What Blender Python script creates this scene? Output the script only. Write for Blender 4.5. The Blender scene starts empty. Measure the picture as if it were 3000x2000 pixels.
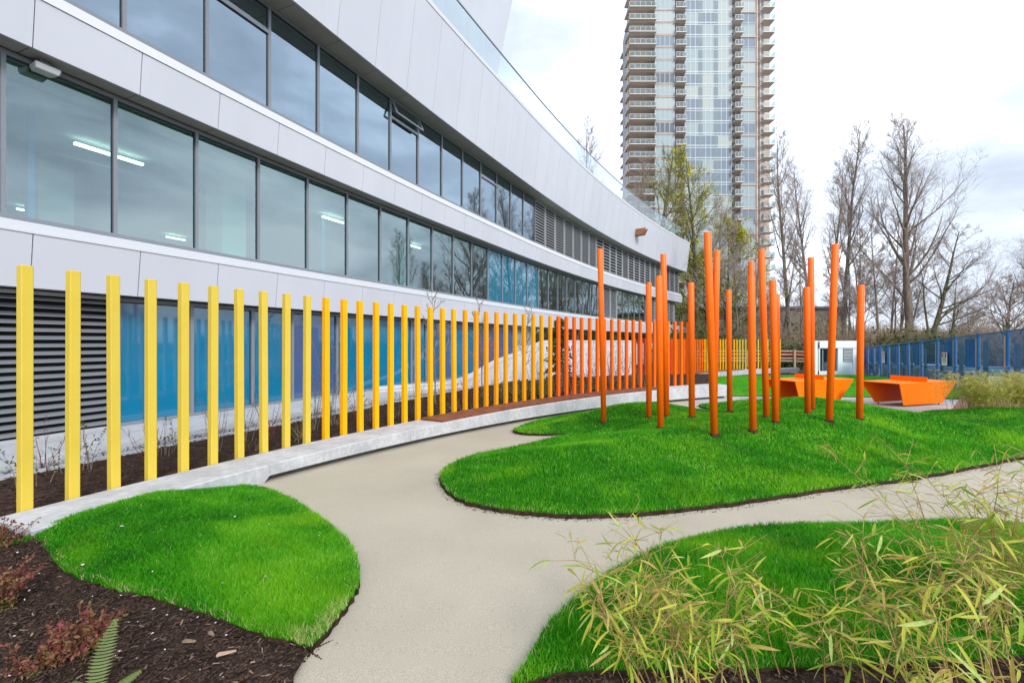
import bpy, math, random
import numpy as np
from mathutils import Vector, Matrix, geometry

# ------------------------------------------------------------------ scene, camera, light
scene = bpy.context.scene
COL = scene.collection
F = 1333.0            # focal length in pixels of the 3000 px wide photograph
EYE = 1.665
cam_d = bpy.data.cameras.new("camera")
cam_d.sensor_width = 36.0
cam_d.lens = 36.0 * F / 3000.0
cam_d.clip_start = 0.05
cam_d.clip_end = 3000.0
cam = bpy.data.objects.new("camera", cam_d)
cam.location = (0, 0, EYE)
cam.rotation_euler = (math.radians(90), 0, 0)
COL.objects.link(cam)
scene.camera = cam

SUN_EL, SUN_AZ = math.radians(33), math.radians(156)      # azimuth clockwise from +Y
world = bpy.data.worlds.new("World"); scene.world = world; world.use_nodes = True
nt = world.node_tree; nt.nodes.clear()
def N(tree, typ, **kw):
    n = tree.nodes.new(typ)
    for k, v in kw.items(): setattr(n, k, v)
    return n
wo = N(nt, 'ShaderNodeOutputWorld'); bg = N(nt, 'ShaderNodeBackground')
sky = N(nt, 'ShaderNodeTexSky', sky_type='NISHITA', sun_disc=False, sun_elevation=SUN_EL, sun_rotation=SUN_AZ)
tc = N(nt, 'ShaderNodeTexCoord'); mp = N(nt, 'ShaderNodeMapping')
mp.inputs['Scale'].default_value = (1.0, 1.0, 2.2); mp.inputs['Location'].default_value = (0.0, 0.0, 0.0)
n1 = N(nt, 'ShaderNodeTexNoise'); n1.inputs['Scale'].default_value = 1.9; n1.inputs['Detail'].default_value = 7; n1.inputs['Roughness'].default_value = .55
n1.inputs['Distortion'].default_value = .25
cr = N(nt, 'ShaderNodeValToRGB')
cr.color_ramp.elements[0].position = .32; cr.color_ramp.elements[0].color = (.35, .375, .42, 1)
cr.color_ramp.elements[1].position = .62; cr.color_ramp.elements[1].color = (1.0, 1.0, 1.0, 1)
for ps_, c_ in ((.44, (.49, .52, .57, 1)), (.53, (.74, .77, .82, 1))):
    e = cr.color_ramp.elements.new(ps_); e.color = c_
sc_c = N(nt, 'ShaderNodeMix', data_type='RGBA', blend_type='MULTIPLY'); sc_c.inputs[0].default_value = 1
sc_c.inputs[7].default_value = (11.2, 11.7, 12.5, 1)
mx = N(nt, 'ShaderNodeMix', data_type='RGBA'); mx.inputs[0].default_value = .93
nt.links.new(tc.outputs['Generated'], mp.inputs['Vector']); nt.links.new(mp.outputs[0], n1.inputs['Vector'])
nt.links.new(n1.outputs['Fac'], cr.inputs[0]); nt.links.new(cr.outputs[0], sc_c.inputs[6])
nt.links.new(sky.outputs[0], mx.inputs[6]); nt.links.new(sc_c.outputs[2], mx.inputs[7])
nt.links.new(mx.outputs[2], bg.inputs['Color']); bg.inputs['Strength'].default_value = .1
nt.links.new(bg.outputs[0], wo.inputs['Surface'])
sd_ = bpy.data.lights.new("sun", 'SUN'); sd_.energy = 1.5; sd_.angle = math.radians(14); sd_.color = (1, .96, .90)
sun = bpy.data.objects.new("sun", sd_); COL.objects.link(sun)
dirv = Vector((math.sin(SUN_AZ)*math.cos(SUN_EL), math.cos(SUN_AZ)*math.cos(SUN_EL), math.sin(SUN_EL)))
sun.rotation_euler = dirv.to_track_quat('Z', 'Y').to_euler(); sun.location = (20, -20, 40)
vs = scene.view_settings
vs.view_transform = 'Standard'; vs.look = 'None'; vs.gamma = 1; vs.exposure = 0.86; vs.use_curve_mapping = False
scene.cycles.max_bounces = 6; scene.cycles.transparent_max_bounces = 12
scene.cycles.use_denoising = True
scene.cycles.caustics_reflective = False; scene.cycles.caustics_refractive = False

# ------------------------------------------------------------------ helpers
def tag(o, label=None, cat=None, group=None, kind=None):
    if label: o['label'] = label
    if cat: o['category'] = cat
    if group: o['group'] = group
    if kind: o['kind'] = kind
    return o
def empty(name, loc=(0, 0, 0), rz=0.0):
    o = bpy.data.objects.new(name, None); o.location = loc; o.rotation_euler = (0, 0, rz)
    o.empty_display_size = .2
    COL.objects.link(o); return o
def link(name, mesh, parent=None, loc=None, rot=None, scale=None):
    o = bpy.data.objects.new(name, mesh)
    if parent is not None: o.parent = parent
    if loc is not None: o.location = loc
    if rot is not None: o.rotation_euler = rot
    if scale is not None: o.scale = scale
    COL.objects.link(o); return o
def npmesh(name, V, Fc, mat=None, smooth=False, attr=None):
    V = np.asarray(V, dtype=np.float32).reshape(-1, 3); Fc = np.asarray(Fc, dtype=np.int32)
    m = bpy.data.meshes.new(name)
    nf, k = Fc.shape
    m.vertices.add(len(V)); m.vertices.foreach_set('co', V.ravel())
    m.loops.add(nf*k); m.loops.foreach_set('vertex_index', Fc.ravel())
    m.polygons.add(nf); m.polygons.foreach_set('loop_start', np.arange(nf, dtype=np.int32)*k)
    if smooth: m.polygons.foreach_set('use_smooth', np.ones(nf, dtype=bool))
    if attr is not None:
        for an, av in attr.items():
            a = m.attributes.new(an, 'FLOAT', 'POINT'); a.data.foreach_set('value', np.asarray(av, dtype=np.float32))
    m.update(calc_edges=True)
    if mat: m.materials.append(mat)
    return m
class MB:
    def __init__(s): s.v = []; s.f = []
    def quad(s, a, b, c, d):
        i = len(s.v); s.v += [tuple(a), tuple(b), tuple(c), tuple(d)]; s.f.append((i, i+1, i+2, i+3))
    def poly(s, pts):
        i = len(s.v); s.v += [tuple(p) for p in pts]; s.f.append(tuple(range(i, i+len(pts))))
    def hexa(s, p):           # p: 8 points, bottom ring 0-3, top ring 4-7
        i = len(s.v); s.v += [tuple(q) for q in p]
        s.f += [(i+3, i+2, i+1, i), (i+4, i+5, i+6, i+7), (i, i+1, i+5, i+4), (i+1, i+2, i+6, i+5), (i+2, i+3, i+7, i+6), (i+3, i, i+4, i+7)]
    def box(s, x0, x1, y0, y1, z0, z1):
        s.hexa([(x0, y0, z0), (x1, y0, z0), (x1, y1, z0), (x0, y1, z0), (x0, y0, z1), (x1, y0, z1), (x1, y1, z1), (x0, y1, z1)])
    def bar(s, a, b, w, h=None, up=(0, 0, 1)):
        a = Vector(a); b = Vector(b); h = h or w
        d = (b-a).normalized(); u = Vector(up)
        if abs(d.dot(u)) > .98: u = Vector((0, 1, 0))
        r = d.cross(u).normalized(); u = r.cross(d).normalized(); r *= w/2; u *= h/2
        s.hexa([a-r-u, a+r-u, a+r+u, a-r+u, b-r-u, b+r-u, b+r+u, b-r+u])
    def tube(s, pts, rads, n=8, cap=True):
        pts = [Vector(p) for p in pts]; base = len(s.v)
        for i, p in enumerate(pts):
            d = (pts[min(i+1, len(pts)-1)]-pts[max(i-1, 0)]).normalized()
            a = Vector((1, 0, 0)) if abs(d.x) < .8 else Vector((0, 1, 0))
            u = d.cross(a).normalized(); w = d.cross(u)
            r = rads[i] if hasattr(rads, '__len__') else rads
            for k in range(n):
                t = 2*math.pi*k/n; s.v.append(tuple(p+u*(r*math.cos(t))+w*(r*math.sin(t))))
        for i in range(len(pts)-1):
            for k in range(n):
                a = base+i*n+k; b = base+i*n+(k+1) % n
                s.f.append((a, b, b+n, a+n))
        if cap:
            s.f.append(tuple(base+k for k in range(n))[::-1]); s.f.append(tuple(base+(len(pts)-1)*n+k for k in range(n)))
    def mesh(s, name, mat=None, smooth=False):
        m = bpy.data.meshes.new(name); m.from_pydata(s.v, [], s.f); m.update()
        if mat: m.materials.append(mat)
        if smooth: m.polygons.foreach_set('use_smooth', [True]*len(m.polygons))
        return m
    def build(s, name, mat=None, parent=None, smooth=False, bevel=0):
        o = link(name, s.mesh(name, mat, smooth), parent)
        if bevel:
            b = o.modifiers.new('bevel', 'BEVEL'); b.width = bevel; b.segments = 2; b.limit_method = 'ANGLE'
        return o
def children(o): return [c for c in bpy.data.objects if c.parent == o]
ORD = ['first', 'second', 'third', 'fourth', 'fifth', 'sixth', 'seventh', 'eighth', 'ninth', 'tenth', 'eleventh', 'twelfth', 'thirteenth',
       'fourteenth', 'fifteenth', 'sixteenth', 'seventeenth', 'eighteenth', 'nineteenth', 'twentieth', 'twenty-first', 'twenty-second', 'twenty-third']

# pixel (3000x2000 photo) to world
def at(px, py, Y): return Vector(((px-1500)/F*Y, Y, EYE-(py-1000)/F*Y))
def zg(X, Y): return -.055-.024*np.clip(Y, -30, 40)
def hit(px, py, zf, y0=1.2, y1=70):
    k = (px-1500)/F; q = (py-1000)/F; lo, hi = y0, y1
    for n in (260, 60, 60):
        Y = np.geomspace(lo, hi, n); below = (EYE-q*Y) <= np.asarray(zf(k*Y, Y))
        i = int(np.argmax(below))
        if not below[i]: return at(px, py, y1)
        lo, hi = Y[max(i-1, 0)], Y[i]
    return Vector((k*hi, hi, float(np.asarray(zf(np.array([k*hi]), np.array([hi])))[0])))
def g(px, py):                      # photo pixel on the sloping ground plane -> plan (X, Y)
    Y = 1.72/((py-1000)/F-.024); return ((px-1500)/F*Y, Y)

# ------------------------------------------------------------------ materials
def lin(r, gg, b):
    def c(x):
        x /= 255.; return x/12.92 if x <= .04045 else ((x+.055)/1.055)**2.4
    return (c(r), c(gg), c(b), 1)
MATS = {}
def mat(name, base, rough=.6, spec=.5, metal=0, var=None, vscale=3.0, bump=0, bscale=60, coat=0, var2=None, v2scale=30, detail=6, stretch=None, transl=0):
    m = bpy.data.materials.new(name); m.use_nodes = True; t = m.node_tree; p = t.nodes['Principled BSDF']
    p.inputs['Roughness'].default_value = rough; p.inputs['Specular IOR Level'].default_value = spec; p.inputs['Metallic'].default_value = metal
    if coat: p.inputs['Coat Weight'].default_value = coat; p.inputs['Coat Roughness'].default_value = .08
    base = tuple(base)+((1,) if len(base) == 3 else ())
    tcn = N(t, 'ShaderNodeTexCoord'); vec = tcn.outputs['Object']
    if stretch:
        mpn = N(t, 'ShaderNodeMapping'); mpn.inputs['Scale'].default_value = stretch; t.links.new(vec, mpn.inputs[0]); vec = mpn.outputs[0]
    cur = None
    if var is not None:
        no = N(t, 'ShaderNodeTexNoise'); no.inputs['Scale'].default_value = vscale; no.inputs['Detail'].default_value = detail; no.inputs['Roughness'].default_value = .6
        t.links.new(vec, no.inputs['Vector'])
        r = N(t, 'ShaderNodeValToRGB'); r.color_ramp.elements[0].position = .36; r.color_ramp.elements[1].position = .66
        r.color_ramp.elements[0].color = tuple(var)+((1,) if len(var) == 3 else ()); r.color_ramp.elements[1].color = base
        t.links.new(no.outputs['Fac'], r.inputs[0]); cur = r.outputs[0]
    if var2 is not None:
        no = N(t, 'ShaderNodeTexNoise'); no.inputs['Scale'].default_value = v2scale; no.inputs['Detail'].default_value = 3
        t.links.new(vec, no.inputs['Vector'])
        r = N(t, 'ShaderNodeValToRGB'); r.color_ramp.elements[0].position = .42; r.color_ramp.elements[1].position = .62
        r.color_ramp.elements[0].color = (var2, var2, var2, 1); r.color_ramp.elements[1].color = (1, 1, 1, 1)
        t.links.new(no.outputs['Fac'], r.inputs[0])
        mm = N(t, 'ShaderNodeMix', data_type='RGBA', blend_type='MULTIPLY'); mm.inputs[0].default_value = 1
        if cur: t.links.new(cur, mm.inputs[6])
        else: mm.inputs[6].default_value = base
        t.links.new(r.outputs[0], mm.inputs[7]); cur = mm.outputs[2]
    if cur: t.links.new(cur, p.inputs['Base Color'])
    else: p.inputs['Base Color'].default_value = base
    if bump:
        no = N(t, 'ShaderNodeTexNoise'); no.inputs['Scale'].default_value = bscale; no.inputs['Detail'].default_value = 4
        t.links.new(vec, no.inputs['Vector'])
        b = N(t, 'ShaderNodeBump'); b.inputs['Strength'].default_value = bump; b.inputs['Distance'].default_value = .02
        t.links.new(no.outputs['Fac'], b.inputs['Height']); t.links.new(b.outputs[0], p.inputs['Normal'])
    if transl:
        p.inputs['Subsurface Weight'].default_value = 0
        tr = N(t, 'ShaderNodeBsdfTranslucent'); ms = N(t, 'ShaderNodeMixShader'); ms.inputs[0].default_value = transl
        if cur: t.links.new(cur, tr.inputs[0])
        else: tr.inputs[0].default_value = base
        t.links.new(p.outputs[0], ms.inputs[1]); t.links.new(tr.outputs[0], ms.inputs[2])
        t.links.new(ms.outputs[0], t.nodes['Material Output'].inputs['Surface'])
    MATS[name] = m; return m
def tintmat(name, stops, rough=.55, transl=.25, patch=None, pscale=.9, spec=.3):
    """colour from a per-blade random attribute, with large natural patches"""
    m = bpy.data.materials.new(name); m.use_nodes = True; t = m.node_tree; p = t.nodes['Principled BSDF']
    p.inputs['Roughness'].default_value = rough; p.inputs['Specular IOR Level'].default_value = spec
    a = N(t, 'ShaderNodeAttribute', attribute_name='tint')
    r = N(t, 'ShaderNodeValToRGB')
    r.color_ramp.elements[0].position = stops[0][0]; r.color_ramp.elements[0].color = stops[0][1]
    r.color_ramp.elements[1].position = stops[-1][0]; r.color_ramp.elements[1].color = stops[-1][1]
    for ps, c in stops[1:-1]:
        e_ = r.color_ramp.elements.new(ps); e_.color = c
    t.links.new(a.outputs['Fac'], r.inputs[0]); cur = r.outputs[0]
    if patch:
        tcn = N(t, 'ShaderNodeTexCoord'); no = N(t, 'ShaderNodeTexNoise'); no.inputs['Scale'].default_value = pscale; no.inputs['Detail'].default_value = 4
        t.links.new(tcn.outputs['Object'], no.inputs['Vector'])
        rr = N(t, 'ShaderNodeValToRGB'); rr.color_ramp.elements[0].position = .50; rr.color_ramp.elements[1].position = .70
        rr.color_ramp.elements[0].color = (0, 0, 0, 1); rr.color_ramp.elements[1].color = (.75, .75, .75, 1)
        t.links.new(no.outputs['Fac'], rr.inputs[0])
        mm = N(t, 'ShaderNodeMix', data_type='RGBA'); t.links.new(rr.outputs[0], mm.inputs[0]); t.links.new(cur, mm.inputs[6]); mm.inputs[7].default_value = patch
        cur = mm.outputs[2]
    t.links.new(cur, p.inputs['Base Color'])
    tr = N(t, 'ShaderNodeBsdfTranslucent'); ms = N(t, 'ShaderNodeMixShader'); ms.inputs[0].default_value = transl
    t.links.new(cur, tr.inputs[0]); t.links.new(p.outputs[0], ms.inputs[1]); t.links.new(tr.outputs[0], ms.inputs[2])
    t.links.new(ms.outputs[0], t.nodes['Material Output'].inputs['Surface'])
    return m
def glassmat(name, tint, refl=.10, rough=.0, ior=1.5, opaq=None, coat=(.95, .97, 1, 1)):
    fk = 0.0 if rough >= .5 else 1.0-refl
    m = bpy.data.materials.new(name); m.use_nodes = True; t = m.node_tree; t.nodes.clear()
    o = N(t, 'ShaderNodeOutputMaterial'); tr = N(t, 'ShaderNodeBsdfTransparent'); tr.inputs[0].default_value = tint
    gl = N(t, 'ShaderNodeBsdfGlossy'); gl.inputs['Roughness'].default_value = rough; gl.inputs['Color'].default_value = coat
    fr = N(t, 'ShaderNodeLayerWeight'); fr.inputs['Blend'].default_value = .5; pw = N(t, 'ShaderNodeMath', operation='POWER'); pw.inputs[1].default_value = 3.0; t.links.new(fr.outputs['Facing'], pw.inputs[0])
    ma = N(t, 'ShaderNodeMath', operation='MULTIPLY_ADD'); ma.inputs[1].default_value = fk; ma.inputs[2].default_value = refl; ma.use_clamp = True
    ms = N(t, 'ShaderNodeMixShader'); t.links.new(pw.outputs[0], ma.inputs[0]); t.links.new(ma.outputs[0], ms.inputs[0])
    under = tr.outputs[0]
    if opaq:
        df = N(t, 'ShaderNodeBsdfDiffuse'); df.inputs[0].default_value = opaq[1]
        m2 = N(t, 'ShaderNodeMixShader'); m2.inputs[0].default_value = opaq[0]; t.links.new(tr.outputs[0], m2.inputs[1]); t.links.new(df.outputs[0], m2.inputs[2]); under = m2.outputs[0]
    t.links.new(under, ms.inputs[1]); t.links.new(gl.outputs[0], ms.inputs[2]); t.links.new(ms.outputs[0], o.inputs['Surface'])
    return m
def emit(name, col, s):
    m = bpy.data.materials.new(name); m.use_nodes = True; p = m.node_tree.nodes['Principled BSDF']
    p.inputs['Base Color'].default_value = col; p.inputs['Emission Color'].default_value = col; p.inputs['Emission Strength'].default_value = s; return m

M_white = mat('white_cladding', (.575, .595, .655), .42, .3, var=(.545, .565, .625), vscale=.35, var2=.97, v2scale=1.2, stretch=(1, 1, .35))
M_coping = mat('white_coping', (.58, .595, .63), .5)
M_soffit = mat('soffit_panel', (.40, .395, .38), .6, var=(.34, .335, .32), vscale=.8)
M_frame = mat('grey_aluminium', (.20, .225, .26), .45, metal=.0)
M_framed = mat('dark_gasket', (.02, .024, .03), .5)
M_louv = mat('louvre_grey', (.40, .42, .45), .45)
M_louvd = mat('louvre_dark_grey', (.20, .215, .24), .45)
M_dark = mat('dark_void', (.012, .012, .014), .9)
M_glass = glassmat('clear_glass', (.42, .76, .74, 1), .25, coat=(.76, .93, .96, 1))
M_glassu = glassmat('upper_glass', (.27, .52, .66, 1), .44, coat=(.72, .88, 1.0, 1))
M_balu = glassmat('balustrade_glass', (.80, .93, .95, 1), .03)
M_blue = mat('blue_film_glass', (.006, .185, .345), .03, .6, coat=.7, var=(.008, .15, .27), vscale=.4)
M_purp = mat('violet_film_glass', (.07, .11, .25), .03, .6, coat=.7, var=(.03, .12, .24), vscale=.5)
M_bluemid = glassmat('teal_film_glass', (.02, .2, .3, 1), .16, opaq=(.8, (.01, .20, .32, 1)))
M_conc = mat('pale_concrete', (.57, .575, .59), .75, .3, var=(.44, .445, .46), vscale=2.2, var2=.86, v2scale=14, bump=.15, bscale=90)
M_concd = mat('toe_shade_concrete', (.16, .155, .145), .85, .2, var=(.10, .095, .09), vscale=4)  # dark concrete, with the shade of the bench toe recess put into its colour
M_apron = mat('apron_concrete', (.55, .56, .58), .75, .3, var=(.45, .46, .48), vscale=1.5, var2=.9, v2scale=20)
M_path = mat('aggregate_path', (.55, .50, .395), .85, .25, var=(.47, .425, .335), vscale=.55, var2=.72, v2scale=190, bump=.35, bscale=260)
M_pad = mat('pad_concrete', (.50, .48, .465), .8, .3, var=(.40, .385, .37), vscale=1.3, var2=.88, v2scale=60, bump=.1, bscale=120)
M_mulch = mat('mulch', (.075, .048, .036), .95, .1, var=(.028, .019, .015), vscale=9, var2=.45, v2scale=70, bump=1.0, bscale=45)
M_mulch2 = mat('bed_mulch', (.105, .062, .045), .95, .1, var=(.045, .027, .02), vscale=8, var2=.5, v2scale=60, bump=1.0, bscale=40)
M_soil = mat('soil_edge', (.06, .038, .022), .95, .1, var=(.022, .014, .009), vscale=14, bump=.8, bscale=40)
M_ground = mat('rough_ground', (.12, .095, .07), .95, .1, var=(.06, .055, .035), vscale=.4, var2=.6, v2scale=5)
M_turf = mat('turf', (.026, .17, .006), .9, .1, var=(.016, .105, .004), vscale=2.5, var2=.6, v2scale=40, bump=.6, bscale=80)
M_turf_far = mat('far_turf', (.075, .36, .010), .9, .1, var=(.045, .26, .006), vscale=1.2, var2=.75, v2scale=30, bump=.4, bscale=60)
M_pebble = mat('pebble', (.34, .36, .39), .7, .3, var=(.22, .235, .26), vscale=1.0)
M_wood = mat('bench_timber', (.27, .095, .045), .55, .35, var=(.17, .055, .028), vscale=3, stretch=(1, 1, 8), var2=.8, v2scale=18, bump=.2, bscale=40)
M_rwood = mat('raw_timber', (.50, .36, .27), .8, .2, var=(.36, .25, .18), vscale=4)
M_ply = mat('weathered_board', (.40, .34, .32), .8, .2, var=(.28, .24, .24), vscale=5, stretch=(1, 1, .2))
M_pole = mat('orange_powder_coat', (.98, .165, .006), .4, .3, coat=0, var=(.97, .15, .005), vscale=.8)
M_table = mat('orange_table_paint', (.95, .20, .001), .42, .1, coat=0, var=(.93, .185, .001), vscale=.7)
M_bark = mat('bark', (.24, .195, .155), .9, .15, var=(.13, .105, .08), vscale=2.5, stretch=(3, 3, .6), bump=.6, bscale=14)
M_bark2 = mat('mossy_bark', (.16, .15, .085), .9, .15, var=(.045, .045, .022), vscale=2.0, stretch=(3, 3, .6), bump=.6, bscale=14)
M_twig = mat('twigs', (.34, .28, .25), .9, .1)
M_twig2 = mat('olive_twigs', (.21, .19, .09), .9, .1)
M_brush = mat('brush_twigs', (.32, .25, .175), .9, .1)
M_bud = mat('spring_buds', (.64, .60, .09), .7, .2, var=(.52, .52, .06), vscale=.6, transl=.35)
M_ever = mat('evergreen', (.055, .12, .035), .8, .2, var=(.03, .07, .02), vscale=2, transl=.1)
M_olive = mat('olive_leaves', (.09, .115, .025), .75, .2, var=(.05, .07, .015), vscale=2, transl=.2)
M_redtwig = mat('red_stems', (.16, .035, .03), .7)
M_grtwig = mat('grey_stems', (.21, .17, .135), .8)
M_barb = mat('barberry_red', (.30, .055, .06), .6, var=(.16, .07, .035), vscale=9, transl=.25)
M_barbg = mat('barberry_green', (.17, .19, .05), .6, var=(.24, .10, .05), vscale=7, transl=.25)
M_fern = mat('fern_green', (.17, .23, .06), .6, var=(.11, .16, .04), vscale=6, transl=.3)
M_culm = mat('bamboo_culm', (.46, .34, .09), .5, var=(.26, .16, .06), vscale=4)
M_bluef = mat('blue_steel', (.006, .13, .33), .45, var=(.005, .10, .25), vscale=2)
M_mesh = glassmat('blue_debris_net', (.50, .68, .92, 1), .0, rough=.6, opaq=(.22, (.12, .30, .62, 1)))
M_tarp = mat('blue_tarp', (.01, .20, .50), .5, var=(.02, .10, .20), vscale=1.6, bump=.6, bscale=6)
M_net = glassmat('red_barrier_net', (.9, .6, .6, 1), .0, rough=.6, opaq=(.6, (.42, .06, .05, 1)))
M_pipe = mat('pale_pipe', (.62, .68, .74), .4)
M_sign = mat('sign_white', (.7, .7, .72), .5)
M_signr = mat('sign_red', (.35, .03, .05), .5)
M_ink = mat('sign_ink', (.03, .03, .04), .6)
M_conct = mat('tower_concrete', (.60, .50, .44), .8, .2, var=(.46, .36, .30), vscale=.15)
M_under = mat('tower_slab', (.62, .56, .50), .8, .2)
M_tframe = mat('tower_frame', (.50, .55, .58), .5)
M_tglass = glassmat('tower_balcony_glass', (.75, .86, .87, 1), .0, rough=.6, opaq=(.30, (.42, .52, .53, 1)))
def winmat(name, c, r=.5):
    return mat(name, c, r, .25)
TW = [winmat('tower_pane_pale', (.29, .355, .37)), winmat('tower_pane_curtain', (.36, .40, .385)), winmat('tower_pane_blue', (.165, .21, .265)), winmat('tower_pane_grey', (.10, .12, .15)), winmat('tower_spandrel', (.165, .22, .245))]
M_parkw = mat('parkade_siding', (.26, .225, .175), .85, .2, var=(.20, .17, .135), vscale=.5)
M_shed = mat('shed_white', (.72, .75, .80), .5)
M_metal = mat('galvanised', (.55, .56, .58), .35, metal=.8)
M_lampw = mat('lamp_white', (.72, .74, .76), .4)
M_tube = emit('fluorescent_tube', (1, .93, .82, 1), 3.2)
M_int = mat('interior_wall', (.62, .64, .63), .8)
M_ceil = mat('interior_ceiling', (.42, .46, .45), .9)
M_col = mat('interior_column', (.68, .66, .58), .8)
M_bcol = mat('interior_blue', (.02, .28, .55), .6)
M_rust = mat('copper_spout', (.42, .16, .05), .5, var=(.14, .08, .05), vscale=14)
M_intdark = mat('interior_dark', (.10, .11, .12), .8)
YEL = mat('pale_yellow_paint', (.68, .505, .065), .5, .25, var=(.64, .47, .055), vscale=2.5)
AMB = mat('amber_paint', (.92, .44, .003), .5, .2, var=(.89, .41, .003), vscale=2.5)
AMB2 = mat('deep_amber_paint', (.92, .355, .002), .5, .2, var=(.89, .335, .002), vscale=2.5)
ORA = mat('orange_paint', (.95, .15, .003), .5, .2, var=(.93, .14, .002), vscale=2.5)
ORR = mat('red_orange_paint', (.72, .065, .006), .5, .4)
RED = mat('red_paint', (.42, .035, .02), .5, .4)

# ------------------------------------------------------------------ facade curve
FC = (145.662815, -54.6068784); FR = 165.628391; FA = 2.75042911
def fp(s, d, z):
    dc = -.022*max(0.0, s-14) if s > 16 else (-.022*(max(0, s-12)**2)/8. if s > 12 else 0)
    a = FA-s/FR; r = FR-d-dc
    return Vector((FC[0]+r*math.cos(a), FC[1]+r*math.sin(a), z))
def fstrip(mb, s0, s1, prof, step=1.5):
    """sweep a profile [(d, z), ...] along the facade"""
    n = max(1, int(math.ceil((s1-s0)/step))); ss = [s0+(s1-s0)*i/n for i in range(n+1)]
    for i in range(n):
        for (d0, z0), (d1, z1) in zip(prof[:-1], prof[1:]):
            mb.quad(fp(ss[i], d0, z0), fp(ss[i+1], d0, z0), fp(ss[i+1], d1, z1), fp(ss[i], d1, z1))
def fsolid(mb, s0, s1, prof):
    """closed prism of a profile between two stations"""
    a = [fp(s0, d, z) for d, z in prof]; b = [fp(s1, d, z) for d, z in prof]; n = len(prof)
    for i in range(n):
        j = (i+1) % n; mb.quad(a[i], b[i], b[j], a[j])
    mb.poly(a[::-1]); mb.poly(b)

BLD = empty('curved_building', fp(0, 0, 0)); tag(BLD, 'long curved white panelled building with ribbon windows and glass roof railing', 'building')
def part(mb, name, m, parent=BLD, **k):
    o = mb.build(name, m, None, **k); o.parent = parent
    o.matrix_parent_inverse = Matrix.Translation(-BLD.location) if parent is BLD else Matrix.Identity(4)
    return o
def sub(mb, name, m, par):
    o = mb.build(name, m, None); o.parent = par; return o
BAY = 1.4909
S0, S1 = -5.96, 53.3
bayz = {}
# storeys: slabs, back wall, roof
mb = MB()
for z0, z1, dd in ((2.62, 3.56, -.25), (6.36, 7.16, -.25), (9.90, 10.4, .15)):
    n = 20
    for i in range(n):
        s0 = S0+(S1-S0)*i/n; s1 = S0+(S1-S0)*(i+1)/n
        fsolid(mb, s0, s1, [(dd, z0), (dd, z1), (-13.6, z1), (-13.6, z0)])
part(mb, 'floor_slab', M_ceil)
mb = MB(); fstrip(mb, S0, S1, [(-13.5, -.2), (-13.5, 13.0)], 3); part(mb, 'back_wall', M_int)
mb = MB(); fstrip(mb, S0, S1, [(1.30, 13.04), (-12, 13.04)], 3); part(mb, 'roof_deck', M_soffit)
mb = MB()
for s in (S0-.01, 52.6):
    for (za, zb, dd) in ((-.4, 2.55, -.1), (3.6, 6.3, -.05), (7.2, 9.85, .4), (2.5, 3.4, .3), (6.3, 7.1, .4), (9.9, 13.0, 1.0)):
        mb.quad(fp(s, dd, za), fp(s, -13.6, za), fp(s, -13.6, zb), fp(s, dd, zb))
part(mb, 'end_wall', M_white)
# fascia panels, one per bay with a shadow gap
GAP = .0075
def fascia(s_first, s_end, zb, db, zc, dc, name):
    s = s_first
    k = 0
    while s < s_end-.05:
        e_ = min(s+BAY, s_end); mb = MB()
        gp = GAP if name == 'fascia_panel' else .007
        fsolid(mb, s+gp, e_-gp, [(db, zb), (dc, zc), (dc-.05, zc), (db-.05, zb)])
        part(mb, name, M_white); s = e_; k += 1
fascia(-5.8, 55.4, 2.51, .40, 3.345, .49, 'fascia_panel')
fascia(-5.95+.16, 53.6, 6.28, .45, 7.05, .525, 'fascia_panel')
fascia(-3.01, 53.25, 9.82, 1.13, 13.02, 1.53, 'tall_fascia_panel')
mb = MB()   # dark joints behind the panels
fstrip(mb, S0, 53.2, [(.36, 2.53), (.44, 3.34)]); fstrip(mb, S0, 53.2, [(.41, 6.30), (.48, 7.04)]); fstrip(mb, S0, 53.0, [(1.09, 9.84), (1.48, 13.0)])
part(mb, 'joint_backing', mat('joint_grey', (.22, .23, .25), .8))
# copings
for nm, prof in (('sill_coping', [(.505, 3.35), (.505, 3.375), (.06, 3.605), (.06, 3.35)]), ('sill_coping', [(.545, 7.055), (.47, 7.27), (.40, 7.27), (.40, 7.055)]), ('parapet_coping', [(1.55, 13.03), (1.55, 13.20), (1.25, 13.20), (1.25, 13.03)])):
    mb = MB(); fstrip(mb, S0, 53.2, prof+[prof[0]]); part(mb, nm, M_coping)
# soffits, one panel per bay
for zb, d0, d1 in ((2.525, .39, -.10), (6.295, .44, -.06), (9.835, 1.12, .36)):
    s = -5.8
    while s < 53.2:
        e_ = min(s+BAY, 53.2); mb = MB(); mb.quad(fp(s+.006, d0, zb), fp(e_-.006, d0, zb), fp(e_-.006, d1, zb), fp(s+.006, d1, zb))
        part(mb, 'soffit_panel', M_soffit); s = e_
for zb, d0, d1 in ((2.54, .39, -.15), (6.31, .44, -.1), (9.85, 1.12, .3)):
    mb = MB(); fstrip(mb, S0, 53.2, [(d0, zb), (d1, zb)]); part(mb, 'soffit_backing', M_framed)

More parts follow.
